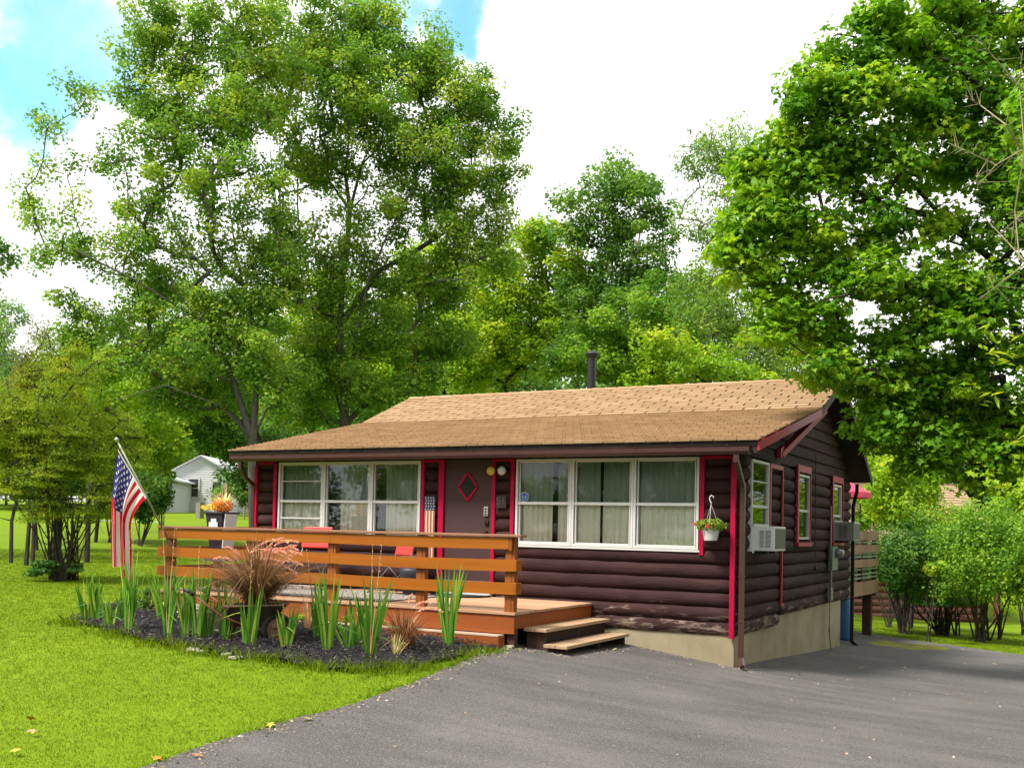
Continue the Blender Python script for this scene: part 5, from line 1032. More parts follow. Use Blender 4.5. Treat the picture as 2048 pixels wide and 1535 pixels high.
tree('maple_tree', 'tall spreading maple at the left, its limbs fanning out over the lawn behind the flag', 'tree', fA, LA+[(560, 520, 70, 60, .8), (300, 560, 80, 40, .6), (470, 620, 100, 60, .8), (330, 230, 80, 60, .8)], 27, .135, lm_maple, mat_bark_g, dens=1.0, rad=.46, per=72, trunks=TA, seed=3, rtrunk=.34, depth=.9)
fB = foot(690, 30); TB = [[fB, at(690, 850, 30)], [at(690, 850, 30), at(680, 650, 30), at(700, 420, 30.4), at(690, 200, 30.6)], [at(690, 850, 30), at(720, 640, 29.5), at(770, 480, 29.2), at(850, 330, 29)], [at(690, 850, 30), at(640, 700, 30.6), at(600, 480, 31), at(590, 250, 31)], [at(680, 650, 30), at(760, 540, 30), at(880, 470, 30)], [at(700, 420, 30.4), at(760, 250, 30.6), at(800, 120, 30.8)]]
LB = [(1000, 500, 60, 50, .7), (930, 500, 80, 50, .8), (700, 560, 90, 50, .7), (650, 60, 110, 95), (760, 60, 90, 80), (850, 110, 70, 80, .9), (620, 190, 120, 100), (760, 180, 120, 90), (890, 210, 100, 80), (960, 190, 50, 50, .7), (985, 280, 70, 60, .8), (870, 310, 120, 80), (740, 310, 120, 80, .9), (620, 330, 100, 80, .8), (1010, 350, 50, 30, .6), (940, 400, 90, 60, .9), (830, 440, 110, 60, .8), (690, 470, 110, 60, .55), (1000, 430, 50, 40, .6),
      (580, 480, 80, 80, .7), (640, 610, 110, 70, .85), (780, 560, 90, 50, .6), (870, 560, 100, 60, .9), (760, 670, 120, 60), (640, 720, 110, 60), (860, 680, 110, 60), (720, 770, 120, 45), (600, 800, 90, 50), (850, 760, 80, 40)]
tree('maple_tree', 'tallest multi-stemmed maple in the centre, directly behind the cabin roof', 'tree', fB, LB, 30, .140, lm_maple, mat_bark_g, dens=1.12, rad=.48, per=76, trunks=TB, seed=4, rtrunk=.36, depth=.9)
# middle distance
tree('maple_tree', 'yellow green maple right of the tall centre maple, behind the ridge', 'tree', foot(1060, 36), [(1080, 470, 60, 40), (1000, 520, 60, 50), (1130, 600, 100, 60), (930, 700, 70, 60), (1080, 670, 120, 60), (1060, 490, 70, 50, .9), (1130, 540, 90, 60), (1010, 570, 80, 60, .9), (1090, 620, 110, 60), (980, 650, 80, 60), (1140, 680, 90, 60), (1040, 720, 110, 50), (950, 740, 60, 40)], 36, .18, lm_yel, mat_bark_d, dens=.95, rad=.55, per=58, seed=5, rtrunk=.22)
tree('broadleaf_tree', 'round topped green tree standing left of the slender ash, behind the chimney', 'tree', foot(1200, 34), [(1220, 360, 60, 45, .9), (1190, 410, 80, 50, .9), (1260, 410, 80, 55), (1150, 450, 50, 35, .7), (1320, 440, 40, 40, .6), (1220, 480, 110, 50), (1290, 520, 80, 60, .9), (1190, 570, 90, 70), (1280, 610, 100, 60), (1340, 570, 45, 60, .7), (1200, 680, 90, 60), (1300, 700, 110, 50), (1240, 750, 120, 40), (1350, 660, 60, 60)], 34, .17, lm_deep, mat_bark_g, dens=.95, rad=.50, per=60, seed=6, rtrunk=.2)
tree('ash_tree', 'slender sparse ash with drooping narrow leaves against the white sky', 'tree', foot(1470, 29), [(1440, 270, 55, 50, .45), (1400, 330, 50, 45, .35), (1460, 350, 70, 60, .6), (1390, 420, 45, 40, .35), (1450, 450, 75, 55, .65), (1530, 300, 40, 60, .35), (1510, 420, 60, 70, .7), (1480, 540, 80, 50, .7), (1400, 560, 55, 45, .6), (1420, 640, 80, 50, .9), (1500, 640, 70, 60, .8), (1430, 720, 90, 45), (1530, 730, 60, 40, .8)], 29, .20, lm_ash, mat_bark_g, dens=1.2, rad=.46, per=60, shape='lance', seed=7, droop=.6, flat_=1.1, rtrunk=.15, asp=.4)
tree('broadleaf_tree', 'dense green sapling in front of the ash, right behind the ridge', 'tree', foot(1380, 27), [(1350, 700, 70, 40), (1420, 740, 80, 35), (1320, 750, 70, 30), (1480, 755, 60, 25)], 27, .15, lm_yel, mat_bark_d, dens=1.1, rad=.42, per=55, seed=8, rtrunk=.09)
# near maple on the right
fM = np.array([7.6, 2.2, g1(7.6, 2.2)-.2]); TM = [[fM, fM+np.array([-.1, .05, 3.0])], [fM+np.array([-.1, .05, 3.0]), at(2060, 575, 15), at(1960, 500, 15), at(1890, 440, 15), at(1800, 340, 15)], [fM+np.array([-.1, .05, 3.0]), fM+np.array([-.3, .3, 5.5]), at(2150, 100, 15.5), at(2100, -200, 15.6)],
      [at(2060, 575, 15), at(1950, 560, 14.8), at(1800, 570, 14.4), at(1640, 600, 14.2)], [at(1890, 440, 15), at(1740, 400, 14.8), at(1620, 320, 14.6)], [fM+np.array([-.1, .05, 3.0]), at(2080, 700, 15.6), at(1900, 760, 15.2), at(1760, 780, 15)], [fM+np.array([-.3, .3, 5.5]), at(2050, 250, 14.6), at(1900, 120, 14.4)]]
LM = [(1790, 60, 100, 60), (1920, 40, 110, 70), (2040, 60, 90, 80), (1690, 100, 60, 40, .8), (1640, 150, 60, 45, .8), (1600, 220, 60, 50), (1720, 200, 100, 70), (1860, 190, 110, 80), (2010, 200, 100, 90), (1560, 300, 60, 60), (1500, 340, 45, 45, .8), (1650, 320, 100, 70), (1790, 330, 90, 60, .8), (1930, 340, 100, 60, .8), (1500, 430, 50, 50, .85), (1590, 430, 90, 60), (1720, 450, 110, 60, .9), (1880, 450, 90, 50, .55), (2020, 440, 70, 70, .7),
      (1490, 520, 45, 40, .8), (1580, 540, 90, 60), (1720, 560, 100, 60), (1850, 560, 90, 50, .7), (1990, 620, 80, 50, .6), (1560, 640, 70, 45, .9), (1680, 660, 100, 50), (1820, 660, 110, 55), (1960, 720, 100, 60), (1620, 725, 75, 30, .9), (1740, 750, 90, 40), (1860, 760, 100, 60), (2000, 830, 90, 70), (1780, 840, 60, 50), (1880, 870, 80, 50), (1980, 930, 70, 60, .9), (1830, 920, 40, 28, .6), (1740, 820, 40, 40, .8),
      (2200, 100, 160, 160, .8), (2250, 400, 170, 150, .8), (2200, 700, 150, 140, .8), (1900, -120, 180, 110, .8), (2150, -150, 170, 120, .7), (2050, 880, 60, 60), (2150, 900, 80, 80, .8)]
LM += [(1990, 330, 70, 60), (1960, 560, 80, 50, .9), (2045, 700, 60, 60), (1900, 560, 70, 40, .8), (2050, 520, 50, 50, .7), (1450, 480, 30, 40, .7), (1900, 640, 80, 40), (1700, 300, 60, 40), (1930, 820, 80, 50), (1820, 780, 70, 40), (2300, 650, 150, 150, 1., -2.5), (2450, 350, 200, 180, 1., -3.), (2350, 850, 120, 100, .9, -1.5), (2300, 200, 200, 150, 1., -3.5), (2500, 700, 180, 160, 1., -1.5)]  # lobes past the right edge are unseen crown added to shade the gable
LM = [(a, b, c, d, (e[0] if e else 1.), *(e[1:])) for a, b, c, d, *e in LM[:]]
tree('maple_tree', 'large near maple at the right whose lobed leaves hang over the roof corner', 'tree', fM, LM, 14.8, .130, lm_near, mat_bark_d, dens=1.3, rad=.37, per=62, trunks=TM, shape='maple', seed=9, flat_=.68, droop=.35, rtrunk=.26, depth=.8, up=.15)
# left hand clump by the flag
fT = gp(112, 1156); TT = [[fT, at(118, 1000, 19.4), at(110, 820, 19.4)]]
tree('tamarisk_tree', 'feathery olive green tree on the lawn left of the flag', 'tree', fT, [(110, 770, 110, 55, .9), (60, 850, 90, 60), (170, 850, 95, 60), (235, 890, 60, 55, .9), (120, 900, 110, 60), (-20, 800, 60, 60), (-30, 920, 60, 60), (140, 705, 70, 40, .9), (110, 1010, 110, 22, .6), (210, 1000, 50, 22, .6), (60, 930, 80, 50), (160, 940, 90, 45), (20, 870, 50, 60), (230, 960, 45, 35, .8), (100, 990, 50, 25, .7), (20, 960, 40, 40, .8)], 19.6, .085, lm_olive, mat_bark_d, dens=1.15, rad=.34, per=150, trunks=TT, shape='lance', seed=10, flat_=.6, droop=.5, rtrunk=.10)
def stems(label, pxs, z0, top, name='sapling_stems', cat='shrub', lean=.25, r=.022, group=None, n=1, seed=3):
    rng = np.random.default_rng(seed); b = HB(); f = None
    for px, py in pxs:
        p = gp(px, py); f = p if f is None else f
        for _ in range(n):
            a = rng.uniform(0, 6.28); h = top*rng.uniform(.7, 1.1); d = np.array([math.cos(a), math.sin(a), 0])*lean*h*rng.uniform(.1, 1); q = p+rng.normal(0, .03, 3)*np.array([1, 1, 0]); pts = [q-np.array([0, 0, .05]), q+d*.3+np.array([0, 0, h*.4])+rng.normal(0, .03, 3), q+d*.7+np.array([0, 0, h*.75])+rng.normal(0, .04, 3), q+d+np.array([0, 0, h])]
            b.tube(pts, [r, r*.8, r*.6, r*.3], 6)
            for _k in range(3): s = pts[rng.integers(1, 3)]; b.tube([s, s+rng.normal(0, .22, 3)+np.array([0, 0, .15])], [r*.35, r*.12], 4)
    rt = thing(name, label, cat, tuple(f), group); b.put('stem', mat_bark_d, rt); return rt
stems('thicket of thin bare stems around the trunk of the feathery tree', [(118, 1160), (135, 1158), (150, 1160), (100, 1158), (128, 1162)], 0, 1.9, n=7, lean=.55, r=.016, name='thicket', seed=5)
stems('slim bare trunk at the far left edge of the lawn clump', [(24, 1125)], 0, 3.0, n=1, lean=.05, r=.05, name='sapling', group='slim trunks left of the feathery tree'); stems('slim bare trunk second from the left in the lawn clump', [(50, 1130)], 0, 3.0, n=1, lean=.04, r=.055, name='sapling', group='slim trunks left of the feathery tree', seed=6)
stems('slim bare trunk third from the left, just left of the feathery tree', [(68, 1131)], 0, 3.0, n=1, lean=.05, r=.05, name='sapling', group='slim trunks left of the feathery tree', seed=7); stems('bare grey trunk between the feathery tree and the flag', [(179, 1124)], 0, 3.2, n=1, lean=.03, r=.07, name='sapling', seed=8)
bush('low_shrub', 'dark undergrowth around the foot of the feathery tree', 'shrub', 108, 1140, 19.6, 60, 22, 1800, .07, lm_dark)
tree('cedar_tree', 'rusty tinged cedar rising at the far left behind the feathery tree', 'tree', foot(75, 27), [(80, 665, 22, 28, .9), (70, 710, 35, 35), (55, 770, 50, 45), (45, 840, 60, 50), (40, 920, 65, 50)], 27, .11, lm_rust, mat_bark_d, dens=1.3, rad=.38, per=90, seed=12, shape='lance', flat_=1.2, rtrunk=.14)
tree('broadleaf_tree', 'pale hazy tree cut by the left edge of the photo', 'tree', foot(-20, 48), [(10, 640, 40, 45, .7), (-30, 720, 60, 60), (20, 740, 40, 50, .5), (-40, 600, 40, 60, .6), (-20, 820, 60, 60, .8)], 48, .2, lm_blue, mat_bark_g, dens=.8, rad=.6, per=55, seed=13)
tree('broadleaf_tree', 'small dark branch end poking in at the left edge halfway up the sky', 'tree', foot(-140, 24), [(-60, 520, 60, 60, .7), (5, 505, 22, 20, .5), (-120, 620, 90, 80), (-140, 760, 100, 90)], 24, .14, lm_deep, mat_bark_d, dens=.8, rad=.4, per=50, seed=14)
tree('broadleaf_tree', 'bushy green tree behind the feathery tree, left of the flag top', 'tree', foot(190, 31), [(150, 740, 70, 45, .9), (220, 790, 90, 50), (120, 830, 90, 50), (270, 840, 90, 50), (200, 900, 110, 50), (310, 900, 60, 45), (250, 960, 60, 40)], 31, .16, lm_yel, mat_bark_d, dens=1., rad=.5, per=58, seed=15)
tree('broadleaf_tree', 'dark green tree behind the flower pot, above the white house', 'tree', foot(560, 40), [(340, 800, 80, 50), (430, 820, 90, 50), (380, 870, 110, 40), (480, 880, 70, 40), (300, 850, 60, 45, .9), (500, 940, 55, 50, .8), (545, 880, 60, 60)], 40, .19, lm_deep, mat_bark_d, dens=1., rad=.55, per=58, seed=16)
bush('lilac_bush', 'dark leafy bush between the flag and the white house', 'bush', 285, 985, 30, 62, 62, 3600, .12, lm_dark, stems=9)
bush('small_conifer', 'small golden conifer behind the flag, under the maple limbs', 'shrub', 325, 850, 34, 22, 34, 900, .12, lm_yel, stems=3)

tree('broadleaf_tree', 'bushy yellow green tree filling the gap between the two big maple trunks', 'tree', foot(600, 38), [(560, 640, 110, 60), (680, 600, 100, 60, .9), (610, 700, 120, 60), (720, 690, 100, 60), (520, 730, 100, 60), (640, 770, 120, 50), (760, 740, 90, 50)], 38, .18, lm_yel, mat_bark_d, dens=1.1, rad=.55, per=60, seed=41)
tree('broadleaf_tree', 'mid green tree filling in under the left maple limbs', 'tree', foot(640, 37), [(330, 600, 100, 50, .8), (250, 680, 110, 55), (400, 660, 110, 60), (330, 740, 120, 55), (440, 740, 90, 55), (190, 740, 80, 45, .9), (410, 800, 90, 50)], 37, .17, lm_maple, mat_bark_d, dens=1.1, rad=.55, per=60, seed=42)
tree('broadleaf_tree', 'bright green tree between the centre maple and the yellow green one', 'tree', foot(890, 40), [(880, 540, 90, 60), (820, 610, 90, 60), (940, 590, 90, 60), (880, 670, 110, 60), (960, 680, 80, 60), (830, 730, 100, 50), (930, 750, 100, 40)], 40, .19, lm_yel, mat_bark_d, dens=1.1, rad=.58, per=60, seed=43)
tree('broadleaf_tree', 'leafy green tree filling the gap between the ash and the near maple', 'tree', foot(1570, 33), [(1560, 620, 70, 50, .8), (1500, 680, 80, 50), (1600, 700, 70, 45), (1540, 740, 90, 40), (1420, 600, 60, 50, .8), (1380, 660, 60, 50), (1650, 740, 60, 40)], 33, .17, lm_yel, mat_bark_d, dens=1., rad=.5, per=58, seed=44)
tree('broadleaf_tree', 'mid green tree right of the chimney pipe, in front of the round topped one', 'tree', foot(1290, 31), [(1300, 600, 80, 55), (1350, 640, 70, 50), (1230, 660, 90, 50), (1320, 700, 100, 45), (1250, 740, 100, 35), (1150, 730, 90, 45), (1380, 560, 40, 40, .7)], 31, .16, lm_near_w, mat_bark_d, dens=1.1, rad=.48, per=60, seed=45)
bush('lilac_bush', 'second leafy bush closing the view between the feathery tree and the lilac', 'bush', 222, 985, 31, 50, 60, 3600, .12, lm_maple, stems=7)
bush('lilac_bush', 'bright bush under the left maple beside the white house', 'bush', 330, 935, 38, 46, 32, 2400, .13, lm_yel, stems=5)
# woods behind: five kinds, copied
def wood_kind(i, mat, h, w, seed):
    z = 50.; k = F_PX/z; c = 1024; yb = PY+CAM[2]*k+float(0); lob = []
    rng = np.random.default_rng(seed)
    for q in range(9):
        t = q/8; lob.append((c+rng.normal(0, w*.22)*k, yb-(h*(.22+.7*t))*k, w*.42*k*(1.1-.6*t)*rng.uniform(.85, 1.15), h*.14*k, 1.))
    base = at(c, yb, z); return tree('woodland_tree', 'tmp', 'tree', base, lob, z, .26, mat, mat_bark_d, dens=1.05, rad=.80, per=60, seed=seed, rtrunk=.25, twig=False, group='trees of the wood behind the cabin')
kinds = [wood_kind(0, lm_deep, 10.5, 8, 21), wood_kind(1, lm_yel, 9, 7.5, 22), wood_kind(2, lm_maple, 11.5, 8.5, 23), wood_kind(3, lm_dark, 8, 8, 24)]
spots = [(-60, 62, 2, 1.0, 'dark tree of the wood at the far left edge'), (60, 66, 1, .85, 'second tree from the left in the wood behind the feathery tree'), (170, 60, 0, .95, 'wood tree just left of the flag'), (265, 74, 2, .9, 'far wood tree behind the lilac bush'), (345, 84, 3, 1.2, 'low dark tree behind the white house roof'),
         (440, 88, 0, 1.25, 'dark tree behind the gable of the white house'), (520, 78, 2, 1.1, 'wood tree behind the red house'), (590, 58, 3, 1.0, 'dark low tree behind the left end of the cabin roof'), (660, 62, 1, 1.0, 'yellow green tree between the two big maples low down'), (740, 56, 0, .95, 'dark tree right of the tall centre maple trunk'),
         (830, 60, 3, 1.15, 'dark tree above the left end of the ridge'), (920, 52, 2, .95, 'tree behind the gap left of the chimney'), (1010, 58, 0, .95, 'deep green wood tree left of the chimney'), (1110, 54, 3, 1.1, 'dark rounded tree directly left of the chimney'), (1215, 60, 0, 1.0, 'deep green tree directly right of the chimney'),
         (1310, 52, 3, 1.05, 'low tree behind the sapling right of the chimney'), (1420, 58, 3, 1.0, 'low tree behind the foot of the ash'), (1640, 54, 3, .95, 'low tree behind the roof peak'), (1770, 46, 1, .9, 'yellow green tree behind the neighbouring cabin, left part'), (1880, 48, 0, .85, 'deep green tree behind the neighbouring cabin, middle'), (1990, 46, 3, 1.0, 'dark tree behind the neighbouring cabin, right part'), (2110, 44, 1, .9, 'tree beyond the right edge of the picture'),
         (-150, 70, 0, 1.2, 'wood tree beyond the left edge of the picture'), (10, 80, 3, 1.3, 'low wood tree seen between the slim trunks at the left edge'), (110, 84, 2, 1.1, 'wood tree behind the trunk of the feathery tree'), (215, 86, 3, 1.3, 'low wood tree behind the white shed'), (560, 90, 3, 1.2, 'low wood tree behind the left roof corner'), (1540, 60, 3, 1.0, 'low wood tree behind the ridge right of the ash')]
used = set()
for px, z, kd, sc_, lab in spots:
    p = foot(px, z, .3); o = kinds[kd] if kd not in used else copy_tree(kinds[kd]); used.add(kd)
    o.location = tuple(p); o.rotation_euler = (0, 0, RNG.uniform(0, 6.28)); o.scale = (sc_, sc_, sc_*RNG.uniform(.92, 1.08)); o['label'] = lab
for i, (x, y, kd, sc_) in enumerate(((-34, -30, 0, 1.3), (-25, -36, 1, 1.2), (-16, -38, 2, 1.3), (-7, -40, 3, 1.5), (2, -41, 0, 1.4), (11, -40, 2, 1.3), (20, -36, 1, 1.5), (27, -28, 0, 1.4), (30, -17, 2, 1.3), (29, -6, 3, 1.4), (17, -3, 0, 1.1), (18, 6, 2, 1.0), (8.5, 28, 1, .9))):
    o = copy_tree(kinds[kd]); o.location = (x, y, g1(x, y)-.3); o.rotation_euler = (0, 0, i*1.3); o.scale = (sc_,)*3; o['label'] = ('broad roadside tree far behind the viewer, westernmost', 'second roadside tree from the west', 'third roadside tree from the west', 'low dense roadside tree left of the road axis', 'deep green roadside tree straight behind the viewer', 'roadside tree just east of the one straight behind', 'yellow green roadside tree to the south east', 'large dark roadside tree at the east corner', 'mid green tree on the east side of the drive', 'low tree on the east side facing the gable', 'dark unseen tree added to shade the east side of the asphalt', 'unseen tree added to shade the rear of the east side', 'tree behind the neighbouring cabin, beyond the right edge')[i]; o['group'] = 'roadside trees outside the picture'  # two trees beside the asphalt are unseen, added to keep light off the gable
# shrubs on the right
GS = 'shrubs along the driveway'
bush('shrub', 'bright yellow green young tree behind the rear deck', 'shrub', 1810, 1000, 27, 95, 85, 9000, .11, lm_yel, stems=6, group=GS)
bush('shrub', 'big dark rounded shrub at the right beyond the asphalt', 'shrub', 1965, 1110, 23.5, 115, 112, 13000, .085, lm_near_w, stems=12, group=GS)
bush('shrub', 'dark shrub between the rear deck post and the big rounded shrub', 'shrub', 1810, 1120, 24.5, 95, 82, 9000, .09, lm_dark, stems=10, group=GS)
bush('shrub', 'light green spray of leaves in front of the dark shrub', 'shrub', 1860, 1140, 22.5, 40, 30, 900, .09, lm_yel, stems=3, group=GS)
bush('shrub', 'olive green shrub left of the big rounded one, in front of the neighbouring cabin', 'shrub', 1895, 1050, 26, 85, 60, 5500, .09, lm_maple, stems=7, group=GS)
bush('shrub', 'bright shrub at the right edge above the grass', 'shrub', 2050, 1030, 27, 80, 90, 6500, .11, lm_yel, stems=5, group=GS)
bush('shrub', 'pale green shrub at the lower right edge', 'shrub', 2075, 1160, 23, 55, 70, 3500, .09, lm_yel, stems=5, group=GS)
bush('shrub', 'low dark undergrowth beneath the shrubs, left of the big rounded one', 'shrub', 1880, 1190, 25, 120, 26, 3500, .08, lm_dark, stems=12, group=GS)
bush('shrub', 'thin spray of foliage just right of the roof corner above the umbrella', 'shrub', 1745, 1010, 30, 45, 60, 2600, .11, lm_yel, stems=5, group=GS)
for i, (px, py) in enumerate(((1895, 1272), (1975, 1280), (1800, 1258))): stems(('bare multi-stemmed shrub foot under the olive shrub', 'bare multi-stemmed foot of the big rounded shrub', 'bare stems under the dark shrub by the deck post')[i], [(px-22, py-4), (px, py), (px+20, py-2)], 0, 1.3, n=5, lean=.45, r=.024, name='thicket', seed=30+i)

# dead twigs and a sprig at the right edge
rng = np.random.default_rng(77); b = HB(); tw0 = at(2120, 620, 8.6)
for pts in ([(2075, 560), (2040, 520), (2000, 470), (1975, 440), (1960, 400)], [(2040, 520), (2030, 420), (2045, 300), (2040, 180), (2043, 110)], [(2000, 470), (2030, 440), (2048, 420)], [(2045, 300), (2010, 250), (1960, 210), (1925, 190)], [(2045, 300), (1990, 330), (1930, 300), (1900, 285)], [(2040, 180), (1990, 110), (1955, 70)], [(1990, 330), (1960, 370), (1950, 350)], [(2060, 520), (2010, 560), (1960, 600)]):
    q = [at(x+rng.normal(0, 3), y, 8.6+rng.normal(0, .12)) for x, y in pts]; b.tube(q, [.007-.0045*i/(len(q)-1) for i in range(len(q))], 5)
    for _ in range(14): i = rng.integers(0, len(q)-1); s = q[i]+(q[i+1]-q[i])*rng.uniform(); b.tube([s, s+RT*rng.normal(0, .09)+np.array([0, 0, 1])*rng.normal(.02, .09)+FW*rng.normal(0, .05)], [.0028, .001], 4)
fd = foot(2330, 9.0); b.tube([tuple(fd), tuple(at(2250, 700, 8.8)), tuple(at(2075, 560, 8.6))], [.05, .03, .007], 7)
rt = thing('dead_sapling', 'pale bare twigs reaching in from the right edge in front of the near maple', 'tree', tuple(fd)); b.put('branch', flat('bleached_twig', (.34, .30, .16), .85), rt)
b = HB(); parts = []; fs_ = foot(2300, 7.6)
for pts in ([(2110, 640), (2048, 670), (1990, 665), (1945, 650)], [(2110, 700), (2050, 730), (1995, 715), (1965, 690)], [(2110, 760), (2060, 800), (2010, 800), (1970, 790)], [(2100, 830), (2060, 870), (2020, 880)]):
    q = [at(x, y, 7.6+rng.normal(0, .1)) for x, y in pts]; b.tube([tuple(at(2250, 800, 7.8))]+q, [.012]+[.006-.004*i/(len(q)-1) for i in range(len(q))], 5)
    n = 26; t = rng.uniform(0, len(q)-1.001, n); C_ = np.array([q[int(a)]+(q[int(a)+1]-q[int(a)])*(a-int(a)) for a in t])+rng.normal(0, .035, (n, 3)); parts.append(leaves(C_, np.tile([0, 0, 1.], (n, 1)), .10, rng.uniform(.3, 1, n), 'lance', rng, .5, .3))
b.tube([tuple(fs_), tuple(at(2250, 800, 7.8))], [.03, .012], 6)
rt = thing('sapling', 'bright narrow leaved sprig reaching in at the right edge below the maple branch', 'tree', tuple(fs_)); b.put('stem', mat_bark_d, rt); leaf_obj('crown', parts, lm_yel, rt)

# ------------------------------------------------------------------ rear deck, umbrella, neighbours
rd = rootat('rear_deck', 'raised wooden deck at the back corner of the cabin on a tall dark post', 'deck', (-2, 9, .3)); mat_rd = wood_mat('faded_cedar', (.22, .13, .08), (.34, .21, .13), (9, .5, 9), rough=.7)
b = HB(); b.box(-4.2, -.22, 7.5, 10.75, .62, .74); b.put('floor_boards', mat_rd, rd)
def curve_x(y): return -.16+.24*math.sin((y-7.5)/3.3*math.pi*.5)*.6
for z0, z1 in ((.52, .80), (1.10, 1.26), (1.40, 1.56), (1.66, 1.84)):
    b = HB(); ys_ = np.linspace(7.55, 10.85, 9)
    for y0, y1 in zip(ys_, ys_[1:]): x0, x1 = curve_x(y0), curve_x(y1); b.hexa([(x0-.03, y0, z0), (x0, y0, z0), (x1, y1, z0), (x1-.03, y1, z0), (x0-.03, y0, z1), (x0, y0, z1), (x1, y1, z1), (x1-.03, y1, z1)])
    b.put('side_board', mat_rd, rd); b = HB(); b.box(-4.2, curve_x(10.85)-.032, 10.82, 10.85, z0, z1); b.put('side_board', mat_rd, rd)
for y in (7.7, 9.3, 10.72): b = HB(); b.box(curve_x(y)-.12, curve_x(y)-.035, y-.045, y+.045, .45, 1.66); b.put('rail_post', mat_stringer, rd)
b = HB(); b.box(-.30, -.12, 10.55, 10.75, -.8, .6); b.put('deck_post', wood_mat('dark_post', (.06, .03, .02), (.10, .05, .035), (9, 9, .5)), rd); b = HB(); b.box(-4.1, -3.9, 10.55, 10.75, -.8, .6); b.put('deck_post', mat_stringer, rd)
mp = flat('pale_green_slat', (.30, .36, .28), .4)
for z in (.86, .94, 1.04, 1.30, 1.36, 1.60): b = HB(); b.hexa([(curve_x(7.6)-.028, 7.6, z), (curve_x(7.6)-.012, 7.6, z), (curve_x(10.8)-.012, 10.8, z), (curve_x(10.8)-.028, 10.8, z), (curve_x(7.6)-.028, 7.6, z+.03), (curve_x(7.6)-.012, 7.6, z+.03), (curve_x(10.8)-.012, 10.8, z+.03), (curve_x(10.8)-.028, 10.8, z+.03)]); b.put('screen_slat', mp, rd)
b = HB(); b.box(-.26, -.23, 7.6, 10.8, .8, 1.6); b.put('screen_panel', flat('pale_screen_panel', (.24, .28, .23), .5), rd)
um = rootat('patio_umbrella', 'hot pink umbrella on the rear deck showing past the cabin corner', 'umbrella', (-.9, 9.3, .74)); b = HB(); ux, uy = -.75, 9.6
b.tube([(ux, uy, .74), (ux, uy, 3.0)], .02, 8); b.put('pole', mat_grey, um); b = HB(); v0 = len(b.v); b.v.append((ux, uy, 3.06)); n = 8
for k in range(n): a = 2*math.pi*k/n+.3; b.v.append((ux+.78*math.cos(a), uy+.78*math.sin(a), 2.66))
for k in range(n): a = 2*math.pi*k/n+.3; b.v.append((ux+.79*math.cos(a), uy+.79*math.sin(a), 2.54))
for k in range(n): j = (k+1) % n; b.f += [(v0, v0+1+k, v0+1+j), (v0+1+k, v0+1+n+k, v0+1+n+j, v0+1+j)]; b.t += [.5]*2
b.put('canopy', flat('hot_pink_canvas', (.72, .06, .13), .7), um)
pm = rootat('potted_palm', 'potted palm standing on the rear deck behind the railing', 'plant', (-.45, 9.9, .74)); b = HB(); b.lathe([(.12, .75), (.17, 1.05), (.15, 1.05)], (-.5, 9.9, 0), 16); b.put('pot', mat_dark, pm)
b = HB(); parts = []; b.tube([(-.30, 10.2, .75), (-.30, 10.2, 2.45)], .012, 5); b.put('stake', mat_black, pm)
for k in range(11):
    a = RNG.uniform(0, 6.28); L = RNG.uniform(.5, .9); t = np.linspace(.25, 1, 22); c = np.array([-.5, 9.9, 1.1])+np.c_[math.cos(a)*L*.55*t, math.sin(a)*L*.55*t, L*1.2*(t-.35*t**2)]; sd_ = np.array([-math.sin(a), math.cos(a), -.3]); 
    for s in (-1, 1): 
        n_ = len(t); T = c+sd_*s*.09; nm = np.tile([math.cos(a), math.sin(a), .5], (n_, 1)); parts.append(leaves(T, nm, .17, RNG.uniform(0, 1, n_), 'lance', jit=.15))
leaf_obj('fronds', parts, lm_ash, pm)
bl = rootat('blue_barrel', 'blue barrel under the rear deck just past the cabin corner', 'barrel', (-.25, 8.2, -.4)); b = HB(); z0 = g1(-.3, 8.6)
b.lathe([(.24, z0), (.26, z0+.1), (.27, z0+.45), (.26, z0+.8), (.24, z0+.88)], (-.36, 8.4, 0), 22); b.put('drum', flat('blue_drum', (.02, .11, .30), .4), bl, smooth=True); b = HB(); b.lathe([(.25, z0+.88), (.25, z0+.95), (.2, z0+.97)], (-.36, 8.4, 0), 22); b.put('lid', mat_white, bl)
# neighbouring log cabin at the right
nc = at(1830, 1240, 33); ng = g1(nc[0], nc[1]); nb = thing('neighbour_cabin', 'reddish log cabin with a tan roof half hidden by the shrubs at the right', 'house', (nc[0], nc[1], ng), None, YAW)
mat_log2 = flat('red_log_stain', (.20, .075, .05), .6, var=.25, scale=5)
b = MB()
for i in range(12):
    z = -.0+i*.21
    for j in range(1): b.tube([(-5.5, 0, z+.1), (2.1, 0, z+.1)], .115, 10)
b.box(-5.5, 2.1, .02, 5.5, -.4, 2.5); b.build('wall', mat_log2, nb, smooth=True)
mat_nroof = flat('tan_roof_courses', (.36, .25, .15), .9, var=.35, scale=7, bump=.5); b = MB()
for i in range(22): y0 = -.6+i*.147; z0 = 2.35+i*.09; b.hexa([(-6, y0, z0), (2.5, y0, z0), (2.5, y0+.16, z0+.09), (-6, y0+.16, z0+.09), (-6, y0, z0+.035), (2.5, y0, z0+.035), (2.5, y0+.16, z0+.105), (-6, y0+.16, z0+.105)])
b.hexa([(-6, 2.6, 4.3), (2.5, 2.6, 4.3), (2.5, 5.9, 2.3), (-6, 5.9, 2.3), (-6, 2.6, 4.4), (2.5, 2.6, 4.4), (2.5, 5.9, 2.4), (-6, 5.9, 2.4)]); b.build('roof', mat_nroof, nb)
b = MB(); b.box(-2.6, -1.6, -.14, .0, .9, 1.9); b.build('window', mat_white, nb); b = MB(); b.box(2.28, 2.42, -.5, -.36, -.3, 2.4); b.build('porch_post', mat_log2, nb)
